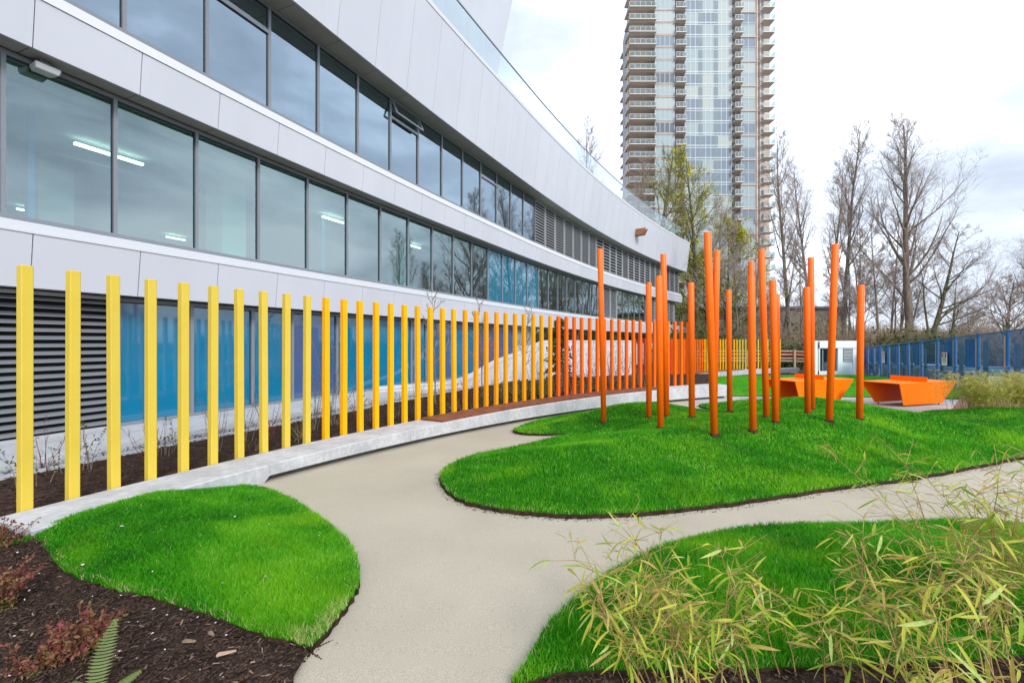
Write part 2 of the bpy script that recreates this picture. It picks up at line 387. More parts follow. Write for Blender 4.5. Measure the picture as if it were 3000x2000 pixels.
def window(s0, s1, d, zb, zt, gm, name='window', transom=None, open_=False, fw=.055):
    mb = MB(); t = .09
    def fr(sa, sb, za, zc): fsolid(mb, sa, sb, [(d-t, za), (d+.03, za), (d+.03, zc), (d-t, zc)])
    fr(s0, s0+fw*.55, zb, zt); fr(s1-fw*.55, s1, zb, zt)
    fr(s0+fw*.55, s1-fw*.55, zt-.075, zt); fr(s0+fw*.55, s1-fw*.55, zb, zb+.085)
    if transom: fr(s0+fw*.55, s1-fw*.55, transom-.045, transom+.045)
    w = part(mb, name, M_frame)
    a, b = s0+fw*.55, s1-fw*.55
    def pane(za, zc, dd=0.0):
        p = MB(); p.quad(fp(a, d-.02, za), fp(b, d-.02, za), fp(b, d-.02+dd, zc), fp(a, d-.02+dd, zc)); o = p.build('pane', gm); o.parent = w
        o.matrix_parent_inverse = Matrix.Identity(4)
        gk = MB(); e_ = .012
        for (sa, sb, z0, z1) in ((a, a+e_, za, zc), (b-e_*2, b, za, zc), (a+e_, b-2*e_, zc-e_*2, zc)):
            gk.quad(fp(sa, d-.012, z0), fp(sb, d-.012, z0), fp(sb, d-.012, z1), fp(sa, d-.012, z1))
        q = gk.build('gasket', M_framed); q.parent = w
    if transom:
        pane(zb+.085, transom-.045)
        if open_:
            hz = zt-.075; L = hz-(transom+.045); ang = math.radians(24)
            P = [(a+.01, d+.04, hz), (b-.01, d+.04, hz), (b-.01, d+.04+L*math.sin(ang), hz-L*math.cos(ang)), (a+.01, d+.04+L*math.sin(ang), hz-L*math.cos(ang))]
            P = [fp(*q) for q in P]; sm = MB()
            for i in range(4): sm.bar(P[i], P[(i+1) % 4], .045)
            so = sm.build('sash', M_frame); so.parent = w
            gm2 = MB(); gm2.quad(*P); go = gm2.build('sash_pane', M_balu); go.parent = w
        else: pane(transom+.045, zt-.075)
    else: pane(zb+.085, zt-.075)
    return w
def louvre(s0, s1, d, zb, zt, n, name='louvre', each=False, ang=.07, front=.24, sm=None):
    sm = sm or M_louv
    mb = MB(); t = .10
    def fr(sa, sb, za, zc): fsolid(mb, sa, sb, [(d-t, za), (d+.02, za), (d+.02, zc), (d-t, zc)])
    fr(s0, s0+.03, zb, zt); fr(s1-.03, s1, zb, zt); fr(s0+.03, s1-.03, zt-.06, zt); fr(s0+.03, s1-.03, zb, zb+.06)
    w = part(mb, name, M_louv)
    bk = MB(); bk.quad(fp(s0, d-.14, zb), fp(s1, d-.14, zb), fp(s1, d-.14, zt), fp(s0, d-.14, zt)); b = bk.build('louvre_backing', M_dark); b.parent = w
    sl = MB(); h = (zt-zb-.12)/n
    for i in range(n):
        z = zb+.06+h*(i+.3)
        if each: sl = MB()
        fsolid(sl, s0+.03, s1-.03, [(d+.01, z), (d+.01, z+h*front), (d-.07, z+h*front+ang), (d-.07, z+ang)])
        if each: o = sl.build('slat', sm); o.parent = w
    if not each: o = sl.build('slats', M_louv); o.parent = w; o['kind'] = 'stuff'
    return w
# middle storey ribbon
kmid = {22: 'L', 23: 'L', 29: 'L', 30: 'L', 31: 'L', 32: 'L', 33: 'L', 34: 'L'}
for k in range(-4, 35):
    s = k*BAY
    if k in kmid: louvre(s, s+BAY, 0, 3.60, 6.27, 16, ang=.03)
    else: window(s, s+BAY, 0, 3.60, 6.27, M_bluemid if k in (10, 11, 12, 13) else M_glass)
# upper storey ribbon
UB, US = 1.508, 4.45
for k in range(-6, 32):
    s = US+k*UB
    if k >= 10: louvre(s, min(s+UB, 52.6), .43, 7.26, 9.83, 15 if k not in (17, 18, 19, 20, 22, 23, 24, 25) else 10, ang=.03)
    else: window(s, s+UB, .43, 7.26, 9.83, M_glassu, transom=9.17 if k in (-2, 2, 6) else None, open_=(k == 2), fw=.06)
# ground storey
louvre(-1.62, 0.0, -.05, .03, 2.50, 18, each=True, ang=.045, front=.16, sm=M_louvd)
low = [(-3.1, -1.64, 'B'), (0.0, 1.42, 'B'), (1.42, 2.86, 'B'), (2.86, 4.02, 'B'), (4.02, 5.6, 'V'), (5.6, 7.4, 'B'), (7.4, 9.2, 'B'), (9.2, 10.1, 'B'), (10.1, 12.2, 'V'), (12.2, 14.0, 'B'), (14.0, 15.9, 'V'), (15.9, 17.8, 'V')]
for a, b, c in low: window(a, b, -.05, .03, 2.50, M_blue if c == 'B' else M_purp, fw=.07)
louvre(17.8, 20.3, -.05, 1.15, 2.50, 12)
for i in range(9): window(20.3+i*3.6, 20.3+(i+1)*3.6, -.05, 1.5, 2.50, M_glassu)
mb = MB(); fstrip(mb, 17.8, 52.6, [(-.06, -.6), (-.06, 1.5)], 3); part(mb, 'ground_wall', M_white)
# glass balustrade
s = -1.5
while s < 50.0:
    mb = MB(); a, b = s+.012, s+BAY-.012
    mb.quad(fp(a, 1.5, 13.15), fp(b, 1.5, 13.15), fp(b, 1.5, 14.36), fp(a, 1.5, 14.36)); part(mb, 'glass_panel', M_balu); s += BAY
mb = MB()
n = 36
for i in range(n):
    a, b = -1.5+i*BAY*35/n, -1.5+(i+1)*BAY*35/n
    fsolid(mb, a, b, [(1.47, 14.36), (1.52, 14.36), (1.52, 14.41), (1.47, 14.41)])
part(mb, 'handrail', M_frame)
mb = MB()      # return of the glass at the far end
a = fp(-1.5+BAY*35, 1.49, 13.15); b = fp(-1.5+BAY*35+.4, -3, 13.15)
mb.quad(a, b, b+Vector((0, 0, 1.2)), a+Vector((0, 0, 1.2))); part(mb, 'glass_panel', M_balu)
# leaning upper volume behind the railing
mb = MB()
for s0, s1 in ((-4, 4), (4, 10), (10, 14.9)):
    t1 = s1+(1.3 if s1 == 14.9 else 0)
    mb.quad(fp(s0, .2, 13.05), fp(s1, .2, 13.05), fp(t1, 1.15, 20.6), fp(s0, 1.15, 20.6))
mb.quad(fp(14.9, .2, 13.05), fp(14.9, -8, 13.05), fp(16.2, -8, 20.6), fp(16.2, 1.15, 20.6))
mb.quad(fp(-4, 1.15, 20.6), fp(16.2, 1.15, 20.6), fp(16.2, -8, 20.6), fp(-4, -8, 20.6))
part(mb, 'penthouse_wall', M_white)
# spout, flood light
p0 = fp(37.1, 1.26, 11.05); nrm = (fp(37.1, 2.26, 11.05)-p0); mb = MB()
tg = (fp(38.1, 1.26, 11.05)-p0).normalized(); nn = nrm.normalized()
for sgn in (-1, 1):
    q = p0+tg*(.30*sgn)
    mb.poly([q, q+nn*.75, q+nn*1.05+Vector((0, 0, .55)), q+Vector((0, 0, .55))])
mb.quad(p0-tg*.3, p0+tg*.3, p0+tg*.3+nn*.75, p0-tg*.3+nn*.75)
part(mb, 'scupper_spout', M_rust)
def pm(o, par):
    o.parent = par
    return o
fl = empty('flood_light', fp(-1.05, .12, 6.29)); tag(fl, 'small white flood lamp fixed under the soffit at the left edge', 'lamp')
fl.rotation_euler = (0, 0, math.atan2((fp(-1, 0, 0)-fp(-1.1, 0, 0)).y, (fp(-1, 0, 0)-fp(-1.1, 0, 0)).x))
mb = MB(); mb.box(-.07, .07, -.05, .05, -.11, 0); mb.build('bracket', M_frame, fl, bevel=.005)
mb = MB(); mb.hexa([(-.15, -.13, -.20), (.15, -.13, -.20), (.12, .10, -.20), (-.12, .10, -.20), (-.17, -.16, -.10), (.17, -.16, -.10), (.14, .13, -.10), (-.14, .13, -.10)]); mb.build('lamp_head', M_lampw, fl, bevel=.02)
# interior: columns, ceiling lamps, pipes
def pbox(name, s, d, z0, z1, w, m):
    mb = MB(); fsolid(mb, s-w/2, s+w/2, [(d-w, z0), (d, z0), (d, z1), (d-w, z1)]); part(mb, name, m)
for s, d, z0, z1, w, m in ((-.3, -2.2, 3.56, 6.36, .10, M_bcol), (3.9, -2.2, 3.56, 6.36, .7, M_col), (11.5, -2.2, 3.56, 6.36, .7, M_col), (5.6, -1.0, 7.16, 9.9, .75, M_col), (13.6, -1.0, 7.16, 9.9, .75, M_col), (1.4, -5.5, 3.56, 6.36, .7, M_col), (7.8, -3, 3.56, 6.36, .12, M_bcol)): pbox('interior_column', s, d, z0, z1, w, m)
for s0, s1, d, z in ((.75, 2.1, -3.1, 6.18), (2.7, 3.5, -11.5, 6.18), (7.0, 7.7, -11.4, 6.18), (7.5, 8.5, -2.7, 6.18), (12.6, 13.5, -3, 6.18)):
    mb = MB(); fsolid(mb, s0, s1, [(d-.05, z), (d+.05, z), (d+.05, z+.05), (d-.05, z+.05)]); part(mb, 'ceiling_light', M_tube)
mb = MB()
mb.tube([fp(-3, -.75, 6.12), fp(2.4, -.75, 6.12)], .055, 6); mb.tube([fp(.75, -.75, 6.12), fp(-3.5, -4.0, 6.12)], .05, 6); mb.tube([fp(-3, -4.6, 6.1), fp(6, -3.2, 6.1)], .06, 6)
part(mb, 'ceiling_pipe', M_frame)
mb = MB(); fstrip(mb, S0, 52, [(-.14, 5.98), (-.16, 6.2)]); part(mb, 'blind_box', MATS['olive_leaves'] if False else mat('roller_blind', (.20, .22, .10), .8))
mb = MB(); fstrip(mb, S0, 20, [(.28, 9.50), (.26, 9.75)]); part(mb, 'blind_box', mat('dark_roller_blind', (.10, .09, .07), .8))
mb = MB(); fstrip(mb, S0, 20, [(-1.2, 7.17), (-1.2, 9.9)]); 
# ------------------------------------------------------------------ ground
ys = np.concatenate([np.linspace(-40, 40, 9), [60, 100, 200, 600, 1500]]); xs = np.array([-900, -200, -60, -20, 0, 20, 60, 200, 900.])
V = []; 
for y in ys:
    for x in xs: V.append((x, y, float(zg(x, y))-.03))
Fc = [(j*len(xs)+i, j*len(xs)+i+1, (j+1)*len(xs)+i+1, (j+1)*len(xs)+i) for j in range(len(ys)-1) for i in range(len(xs)-1)]
tag(link('ground', npmesh('ground', V, Fc, M_ground)), kind='structure')

def seg_dist(P, poly, closed=True, skip=()):
    P = np.asarray(P, float); Q = np.asarray(poly, float); D = np.full(len(P), 1e9); n = len(Q)
    for i in range(n if closed else n-1):
        if i in skip: continue
        a = Q[i]; b = Q[(i+1) % n]; ab = b-a; t = np.clip(((P-a)@ab)/max(ab@ab, 1e-9), 0, 1)
        D = np.minimum(D, np.hypot(*(P-(a+t[:, None]*ab)).T))
    return D
def inside(P, poly):
    P = np.asarray(P, float); Q = np.asarray(poly, float); c = np.zeros(len(P), bool); n = len(Q); j = n-1
    for i in range(n):
        xi, yi = Q[i]; xj, yj = Q[j]
        m = ((yi > P[:, 1]) != (yj > P[:, 1])) & (P[:, 0] < (xj-xi)*(P[:, 1]-yi)/((yj-yi) if yj != yi else 1e-12)+xi)
        c ^= m; j = i
    return c
def smooth_poly(pts, n=4):
    pts = [np.array(p, float) for p in pts]; out = []; m = len(pts)
    for i in range(m):
        p0, p1, p2, p3 = pts[i-1], pts[i], pts[(i+1) % m], pts[(i+2) % m]
        for k in range(n):
            t = k/n; out.append(.5*((2*p1)+(-p0+p2)*t+(2*p0-5*p1+4*p2-p3)*t*t+(-p0+3*p1-3*p2+p3)*t**3))
    return np.array(out)
def sstep(x): x = np.clip(x, 0, 1); return x*x*(3-2*x)
def sheet(name, poly, zf, material, step=.5, skirt=None, skirt_mat=None, parent=None):
    poly = np.asarray(poly, float); lo = poly.min(0); hi = poly.max(0)
    gx, gy = np.meshgrid(np.arange(lo[0], hi[0], step), np.arange(lo[1], hi[1], step)); Pn = np.c_[gx.ravel(), gy.ravel()]
    if len(Pn): Pn = Pn[inside(Pn, poly)]
    if len(Pn): Pn = Pn[seg_dist(Pn, poly) > step*.35]
    co = [Vector((float(a), float(b))) for a, b in poly]+[Vector((float(a), float(b))) for a, b in Pn]
    r = geometry.delaunay_2d_cdt(co, [], [list(range(len(poly)))], 1, 1e-5)
    XY = np.array([(v.x, v.y) for v in r[0]]); Z = zf(XY[:, 0], XY[:, 1])
    o = link(name, npmesh(name, np.c_[XY, Z], [list(f) if len(f) == 3 else list(f)[:3] for f in r[2]], material, True), parent)
    if skirt:
        zt = zf(poly[:, 0], poly[:, 1]); n = len(poly); Vv = np.r_[np.c_[poly, zt], np.c_[poly, zt-skirt]]
        Ff = [(i, (i+1) % n, n+(i+1) % n, n+i) for i in range(n)]
        k = link(name+'_edge' if parent is None else 'edge', npmesh('edge', Vv, Ff, skirt_mat or material), o)
        k.name = 'soil_edge' if skirt_mat else 'edge'
    return o
# path, pads
path_poly = [(-6, .2), (10, .2), (16, 4), (18, 12), (13, 20), (8.5, 20.5), (5.2, 17.6), (2.2, 14.6), (-1, 11.0), (-3.05, 7.2), (-4.2, 4.4), (-6, 2)]
tag(sheet('path', path_poly, lambda x, y: zg(x, y), M_path, 1.0), kind='structure')
pad_poly = [(6.2, 15.6), (8.2, 15.6), (9.0, 14.2), (11.9, 13.15), (14.9, 13.4), (18.0, 15.6), (17.0, 16.5), (13.6, 17.2), (9.4, 17.6), (7.0, 17.9), (6.6, 17.0)]
tag(sheet('concrete_pad', pad_poly, lambda x, y: zg(x, y)+.005, M_pad, 1.0), kind='structure')

# ------------------------------------------------------------------ posts and bench
PC = (18.6027712, -4.95446028); PR = 25.1756; PA0, PDA = 2.75911648, -.0144644755
def pp(i, dr=0.0, z=0.0):           # i: post index (float), dr: towards the path
    a = PA0+PDA*i; r = PR-dr; return Vector((PC[0]+r*math.cos(a), PC[1]+r*math.sin(a), z))
rng = random.Random(5)
def post_mesh(name, m, h, w=.092):
    mb = MB(); b = .007; z0 = -.12
    ring = [(-w/2+b, -w/2), (w/2-b, -w/2), (w/2, -w/2+b), (w/2, w/2-b), (w/2-b, w/2), (-w/2+b, w/2), (-w/2, w/2-b), (-w/2, -w/2+b)]
    i = len(mb.v); mb.v += [(x, y, z0) for x, y in ring]+[(x, y, h-.006) for x, y in ring]+[(x*.9, y*.9, h) for x, y in ring]
    for L in (0, 8):
        for k in range(8): mb.f.append((i+L+k, i+L+(k+1) % 8, i+L+8+(k+1) % 8, i+L+8+k))
    mb.f.append(tuple(i+16+k for k in range(8)))
    return mb.mesh(name, m)
runs = [('pale yellow', YEL, 0, 10), ('golden amber', AMB, 10, 20), ('deep amber', AMB2, 20, 30), ('bright orange', ORA, 30, 49)]
for cname, m, a, b in runs:
    me = post_mesh('post', m, 2.405)
    for i in range(a, b):
        o = link('fence_post', me, None, pp(i, 0, .0), (rng.uniform(-.004, .004), rng.uniform(-.004, .004), PA0+PDA*i+rng.uniform(-.03, .03)))
        pos = ORD[i-a] if i-a < len(ORD) else str(i-a)
        tag(o, f'{pos} {cname} square post from the left in the curved row behind the bench', 'post', 'square posts along the near curved bench')
# bench
BEN = empty('concrete_bench', pp(0)); tag(BEN, 'long low curved concrete bench in front of the yellow and orange posts', 'bench')
def bench_top(i): return .03
def wsweep(mb, i0, i1, prof, step=1.0, caps=True):
    n = max(1, int(math.ceil((i1-i0)/step))); ii = [i0+(i1-i0)*k/n for k in range(n+1)]
    ring = lambda i: [pp(i, d, z(i) if callable(z) else z) for d, z in prof]
    m = len(prof)
    for a, b in zip(ii[:-1], ii[1:]):
        A = ring(a); B = ring(b)
        for k in range(m): mb.quad(A[k], A[(k+1) % m], B[(k+1) % m], B[k])
    if caps: mb.poly(ring(ii[0])[::-1]); mb.poly(ring(ii[-1]))
gz = lambda i: float(zg(0, pp(i, .7).y))
sb = lambda i: max(gz(i)+.085, -.5) if i > 5.84 else -.45
def bpart(mb, name, m, **k):
    o = mb.build(name, m, None, **k); o.parent = BEN; o.matrix_parent_inverse = Matrix.Translation(-BEN.location); return o
segs = [-.7, 5.85, 13.5, 21.0, 28.6, 36.2, 43.8, 51.6]
for a, b in zip(segs[:-1], segs[1:]):
    mb = MB(); wsweep(mb, a+.008, b-.008, [(.055, -.3), (.055, .03), (.72, .03), (.735, .018), (.735, sb), (.5, sb)]); bpart(mb, 'concrete_segment', M_conc)
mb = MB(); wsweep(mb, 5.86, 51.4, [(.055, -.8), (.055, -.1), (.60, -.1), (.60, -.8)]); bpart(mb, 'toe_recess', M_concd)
# timber seat boards
nseg = 14; w0, w1 = 16.0, 42.5
for k in range(nseg):
    a = w0+(w1-w0)*k/nseg; b = w0+(w1-w0)*(k+1)/nseg
    for j in range(4):
        d0 = .10+j*.145; sk = (j-1.5)*.10
        mb = MB(); wsweep(mb, a+.03+sk*.5, b-.03+sk*.5, [(d0, .034), (d0, .078), (d0+.135, .078), (d0+.135, .034)]); bpart(mb, 'seat_board', M_wood)

# planting bed between bench and building, pebbles, apron
bed = [pp(i, .0) for i in np.linspace(-3, 51.5, 40)]
fac = [fp(s, 2.15, 0) for s in np.linspace(25, -6, 24)]
bed_poly = [(p.x, p.y) for p in bed]+[(10.5, 24), (6, 23)]+[(p.x, p.y) for p in fac if p.y < 21]+[(-9.5, 2.0), (-6.3, 2.0)]
def zbed(x, y): return -.03+.02*np.sin(x*2.1)*np.cos(y*1.7)
tag(sheet('planting_bed', bed_poly, zbed, M_mulch2, .45), kind='structure')
mb = MB(); fstrip(mb, -6, 24, [(2.2, -.02), (2.2, -.09), (1.5, -.09)])
PEB = mb.build('pebble_strip', M_mulch); tag(PEB, kind='structure')
mb = MB(); fstrip(mb, -6, 26, [(1.55, -.2), (1.55, .02), (-.05, .05)]); tag(mb.build('concrete_apron', M_apron), kind='structure')
mb = MB(); fstrip(mb, -6, 22, [(2.26, -.1), (2.26, .012), (2.21, .012), (2.21, -.1)]); tag(mb.build('edging_strip', M_apron), kind='structure')
pr = np.random.default_rng(3)
def pebble_data(seed):
    r = np.random.default_rng(seed); V = []; n, m = 6, 3
    V.append((0, 0, -.5))
    for j in range(m):
        ph = -math.pi/2+math.pi*(j+1)/(m+1)
        for i in range(n):
            t = 2*math.pi*(i+.5*j)/n; rr = math.cos(ph)*(1+r.uniform(-.12, .12)); V.append((rr*math.cos(t), rr*.75*math.sin(t), .55*math.sin(ph)))
    V.append((0, 0, .55)); Fq = []
    for i in range(n): Fq.append((0, 1+(i+1) % n, 1+i)); Fq.append((1+2*n+i, 1+2*n+(i+1) % n, 1+3*n))
    for j in range(m-1):
        for i in range(n):
            a, b = 1+j*n+i, 1+j*n+(i+1) % n; Fq += [(a, b, b+n), (a, b+n, a+n)]
    return np.array(V), np.array(Fq)
PBD = [pebble_data(k) for k in range(4)]; PBM = [npmesh('pebble', v, f, M_pebble, True) for v, f in PBD]
spots = []
for _ in range(2600):
    s = -2.8+25*pr.random()**1.6; d = pr.uniform(1.58, 2.17); spots.append((s, d, pr.uniform(.028, .058)))
spots.sort(key=lambda q: fp(q[0], q[1], 0).length)
AV, AF, off = [], [], 0
for k, (s, d, r_) in enumerate(spots):
    p = fp(s, d, -.075+pr.uniform(0, .04)); rz = pr.uniform(0, 6.28)
    if k < 290:
        link('pebble', PBM[k % 4], PEB, p, (pr.uniform(-.4, .4), pr.uniform(-.4, .4), rz), (r_, r_, r_))
    else:
        v, f = PBD[k % 4]; c, s_ = math.cos(rz), math.sin(rz)
        w = np.c_[v[:, 0]*c-v[:, 1]*s_, v[:, 0]*s_+v[:, 1]*c, v[:, 2]]*r_+np.array(p); AV.append(w); AF.append(f+off); off += len(v)
o = link('loose_pebbles', npmesh('loose_pebbles', np.concatenate(AV), np.concatenate(AF), M_pebble, True), PEB); o['kind'] = 'stuff'

# white ramp wall rising behind the posts
RW = empty('ramp_wall', (-2, 17, 0)); tag(RW, 'white rendered wall that ramps up behind the amber and orange posts', 'wall')
pts = [(900+540/2.614, .20, 14.6), (1180/2.614+900, .22, 16.6), (1300/2.614+900, .42, 17.6), (1500/2.614+900, .95, 19.0), (1700/2.614+900, 1.33, 20.0), (1835/2.614+900, 1.72, 20.8), (1730, 1.72, 22.4), (1852, 1.72, 24.0)]
mb = MB()
P = [Vector(((x-1500)/F*Y, Y, zt)) for x, zt, Y in pts]
for a, b in zip(P[:-1], P[1:]):
    n_ = Vector((-(b-a).y, (b-a).x, 0)).normalized()*.3
    mb.hexa([Vector((a.x, a.y, -.6)), Vector((b.x, b.y, -.6)), Vector((b.x, b.y, -.6))+n_, Vector((a.x, a.y, -.6))+n_, a-Vector((0, 0, .08)), b-Vector((0, 0, .08)), b-Vector((0, 0, .08))+n_, a-Vector((0, 0, .08))+n_])
o = mb.build('wall_face', M_white); o.parent = RW; o.matrix_parent_inverse = Matrix.Translation(-RW.location)
mb = MB()
for a, b in zip(P[:-1], P[1:]):
    n_ = Vector((-(b-a).y, (b-a).x, 0)).normalized(); q = [a-n_*.03, b-n_*.03, b+n_*.34, a+n_*.34]
    mb.hexa([v-Vector((0, 0, .078)) for v in q]+q)
o = mb.build('wall_cap', M_coping); o.parent = RW; o.matrix_parent_inverse = Matrix.Translation(-RW.location)

# ------------------------------------------------------------------ lawns
near_edge = [g(1288, 1409), g(1327, 1460), g(1429, 1495), g(1594, 1514), g(1722, 1519), g(1913, 1509), g(2168, 1480), g(2423, 1441), g(2679, 1407), g(2870, 1371), g(3000, 1346)]
mound_pts = near_edge+[(9.6, 7.7), (11.0, 8.2), (10.6, 8.75), (10.1, 9.3), (10.4, 10.6), (11.0, 12.0), (11.0, 13.2), (10, 13.6), (8.7, 14.3), (7.6, 15.1), (6.26, 14.9), (5.85, 14.0), (6.0, 13.1), (5.8, 12.3), (5.2, 12.5), (4.7, 13.5), (4.0, 13.9), (2.95, 13.5), (1.6, 12.4), (.6, 11.2), (.15, 10.3), (.04, 9.76), (.35, 9.42), (1.15, 9.35), (.9, 9.05), (.03, 8.13), (-.68, 7.4), (-.94, 6.76)]
def ragged(pl_, seed, a=.014):
    q = np.random.default_rng(seed); n = len(pl_); return pl_+q.normal(0, a*.5, (n, 2))+a*np.c_[np.sin(np.arange(n)*1.9), np.cos(np.arange(n)*2.3)]*.6
mound_poly = ragged(smooth_poly(mound_pts, 8), 1)
def bumps(x, y, lst):
    z = 0
    for cx, cy, sx, h in lst: z = z+h*np.exp(-((x-cx)**2+(y-cy)**2)/(2*sx*sx))
    return z
def zmound(x, y):
    x = np.atleast_1d(np.asarray(x, float)); y = np.atleast_1d(np.asarray(y, float)); P = np.c_[x, y]
    d = np.where(inside(P, mound_poly), seg_dist(P, mound_poly), 0)
    h = .045+.36*sstep(d/2.3)+bumps(x, y, [(3.0, 10.6, .9, .13), (6.7, 11.6, 1.1, .22), (5.7, 8.4, .9, .09), (8.6, 9.2, .8, .10), (3.6, 8.5, .6, .05), (4.4, 10.4, .6, -.10)])*sstep(d/1.0)
    h = h+.012*np.sin(x*3.1+y*1.3)*np.sin(y*2.7-x*.8)*sstep(d/.6)
    return zg(x, y)+h
def zmound1(x, y):
    x = np.atleast_1d(x); y = np.atleast_1d(y)
    return np.where(inside(np.c_[x, y], mound_poly), zmound(x, y), zg(x, y))
left_pts = [(-4.22, 3.80), tuple(pp(-.3, .69)[:2]), tuple(pp(1.3, .69)[:2]), tuple(pp(3.0, .69)[:2]), tuple(pp(4.5, .71)[:2]), g(745, 1434), g(816, 1454), g(918, 1511), g(995, 1575), g(1040, 1633), g(1054, 1696), g(1043, 1747), g(995, 1818), g(925, 1900), g(893, 1909), g(765, 1875), g(612, 1818), g(446, 1767), g(306, 1737), g(179, 1690), g(115, 1620)]
left_poly = ragged(smooth_poly(left_pts, 8), 2, .010)
left_fall = left_poly[5*8:]
def zleft(x, y):
    x = np.atleast_1d(np.asarray(x, float)); y = np.atleast_1d(np.asarray(y, float))
    d = seg_dist(np.c_[x, y], left_fall, closed=False)
    return zg(x, y)+.04+.13*sstep(d/1.4)+.145*np.exp(-((x+4.2)**2+(y-4.0)**2)/1.1)*sstep((d+.25)/.6)+.01*np.sin(x*4+y)*np.sin(y*3.3)*sstep(d/.5)
right_pts = [g(1505, 2030), g(1543, 1951), g(1594, 1862), g(1671, 1779), g(1773, 1696), g(1888, 1633), g(1990, 1594), g(2143, 1562), g(2296, 1547), g(2551, 1543), g(2806, 1537), g(3000, 1550), (5.6, 4.1), (5.6, 3.1), g(3000, 1935), g(2700, 1960), g(2300, 1975), g(1900, 1985), g(1650, 1990)]
right_poly = ragged(smooth_poly(right_pts, 8), 3, .010)
def zright(x, y):
    x = np.atleast_1d(np.asarray(x, float)); y = np.atleast_1d(np.asarray(y, float))
    d = seg_dist(np.c_[x, y], right_poly)
    return zg(x, y)+.04+.10*sstep(d/.9)+.012*np.sin(x*5+y)*np.sin(y*3.3)*sstep(d/.4)
back_pts = [g(3000, 1277), g(2900, 1262), (11.2, 12.4), (12.4, 13.25), (14.4, 13.15), (18.3, 15.2), (19.5, 14.2), (17.5, 11), (13, 9.6)]
back_poly = smooth_poly(back_pts, 4)
def zback(x, y):
    x = np.atleast_1d(np.asarray(x, float)); y = np.atleast_1d(np.asarray(y, float))
    d = seg_dist(np.c_[x, y], back_poly); return zg(x, y)+.04+.22*sstep(d/1.4)
far_pts = [(6.9, 18.2), (9.4, 17.8), (13.6, 17.4), (17.1, 16.7), (18.6, 15.9), (20.5, 18.5), (25, 28), (25.5, 33.3), (20.5, 33.6), (15.0, 32.4), (12, 29.6), (9.0, 25.5), (7.6, 21)]
far_poly = smooth_poly(far_pts, 3)
def zfar(x, y):
    x = np.atleast_1d(np.asarray(x, float)); y = np.atleast_1d(np.asarray(y, float))
    d = seg_dist(np.c_[x, y], far_poly); return zg(x, y)+.03+.10*sstep(d/2)*(1+0*x)
lawns = {}
for nm, poly, zf, st, tm in (('lawn_mound', mound_poly, zmound, .3, M_turf), ('lawn_left', left_poly, zleft, .25, M_turf), ('lawn_right', right_poly, zright, .25, M_turf), ('lawn_back', back_poly, zback, .5, M_turf), ('lawn_far', far_poly, zfar, .7, M_turf_far)):
    o = sheet(nm, poly, zf, tm, st, skirt=.09, skirt_mat=M_soil); tag(o, kind='structure'); lawns[nm] = o
gr = np.random.default_rng(11)
G = lambda a, b, c: (a, b, c, 1)
M_grass = tintmat('grass_blades', [(.05, G(.010, .12, .002)), (.38, G(.035, .28, .003)), (.68, G(.10, .46, .006)), (.93, G(.33, .58, .05)), (1, G(.6, .55, .25))], .5, .35, patch=G(.27, .58, .014), pscale=.8)
def grass(name, poly, zf, dens_f, lawn, maxn, wind=.4, hmul=1.0, simple=False):
    lo = poly.min(0); hi = poly.max(0); area = (hi-lo).prod(); n = int(maxn)
    P = lo+(hi-lo)*gr.random((n*3, 2)); P = P[inside(P, poly)]
    Y = P[:, 1]; w = dens_f(P[:, 0], Y); P = P[gr.random(len(P)) < w][:n]
    n = len(P); Y = P[:, 1]; dist = np.hypot(P[:, 0], Y)
    Z = zf(P[:, 0], Y)-.004
    h = (.027+.026*gr.random(n))*hmul*(.8+.5*(np.sin(P[:, 0]*2.3+1.1*np.sin(Y*1.9))*np.sin(Y*2.9+P[:, 0])*.5+.5))
    wd = np.clip(dist*.00105, .0035, .014)*(.7+.6*gr.random(n))
    az = gr.random(n)*6.283; ln = (.25+.55*gr.random(n))*h; la = gr.random(n)*6.283+.0
    c, s = np.cos(az), np.sin(az); side = np.c_[c, s, 0*c]*(wd/2)[:, None]
    tip = np.c_[ln*np.cos(la), ln*np.sin(la), h]; mid = np.c_[.35*ln*np.cos(la), .35*ln*np.sin(la), h*.6]
    B = np.c_[P, Z]
    Vv = np.stack([B-side, B+side, B+mid+side*.75, B+mid-side*.75, B+tip], 1).reshape(-1, 3)
    i0 = (np.arange(n)*5)[:, None]
    T = np.concatenate([i0+np.array([[0, 1, 2]]), i0+np.array([[0, 2, 3]]), i0+np.array([[3, 2, 4]])])
    if simple: Vv = np.stack([B-side, B+side, B+tip], 1).reshape(-1, 3); T = (np.arange(n)*3)[:, None]+np.array([[0, 1, 2]])
    pn = .5+.5*np.sin(P[:, 0]*1.7+np.sin(Y*2.1)*1.5)*np.cos(Y*1.3+P[:, 0]*.6)
    p2 = .5+.5*np.sin(P[:, 0]*4.3+2.2*np.sin(Y*3.7+1))*np.sin(Y*5.1+1.7*np.sin(P[:, 0]*2.9)); p3 = .5+.5*np.sin(P[:, 0]*9.1+1.9*np.sin(Y*8.3))*np.sin(Y*11.0+P[:, 0]*3)
    tint = np.clip(.42*gr.random(n)+.22*pn+.22*p2+.12*p3+.08*gr.random(n)**8*3-.03, 0, .96); tint[gr.random(n) < .006] = 1
    ed = seg_dist(P, poly); tint[(ed < .05) & (gr.random(n) < .10)] = 1
    if name == 'grass_left': tint[(ed < .10) & (np.hypot(P[:, 0]-g(985, 1840)[0], Y-g(985, 1840)[1]) < .27) & (gr.random(n) < .4)] = 1   # dry worn tip
    o = link(name, npmesh(name, Vv, T, M_grass, False, {'tint': np.repeat(tint, 3 if simple else 5)}))
    return o
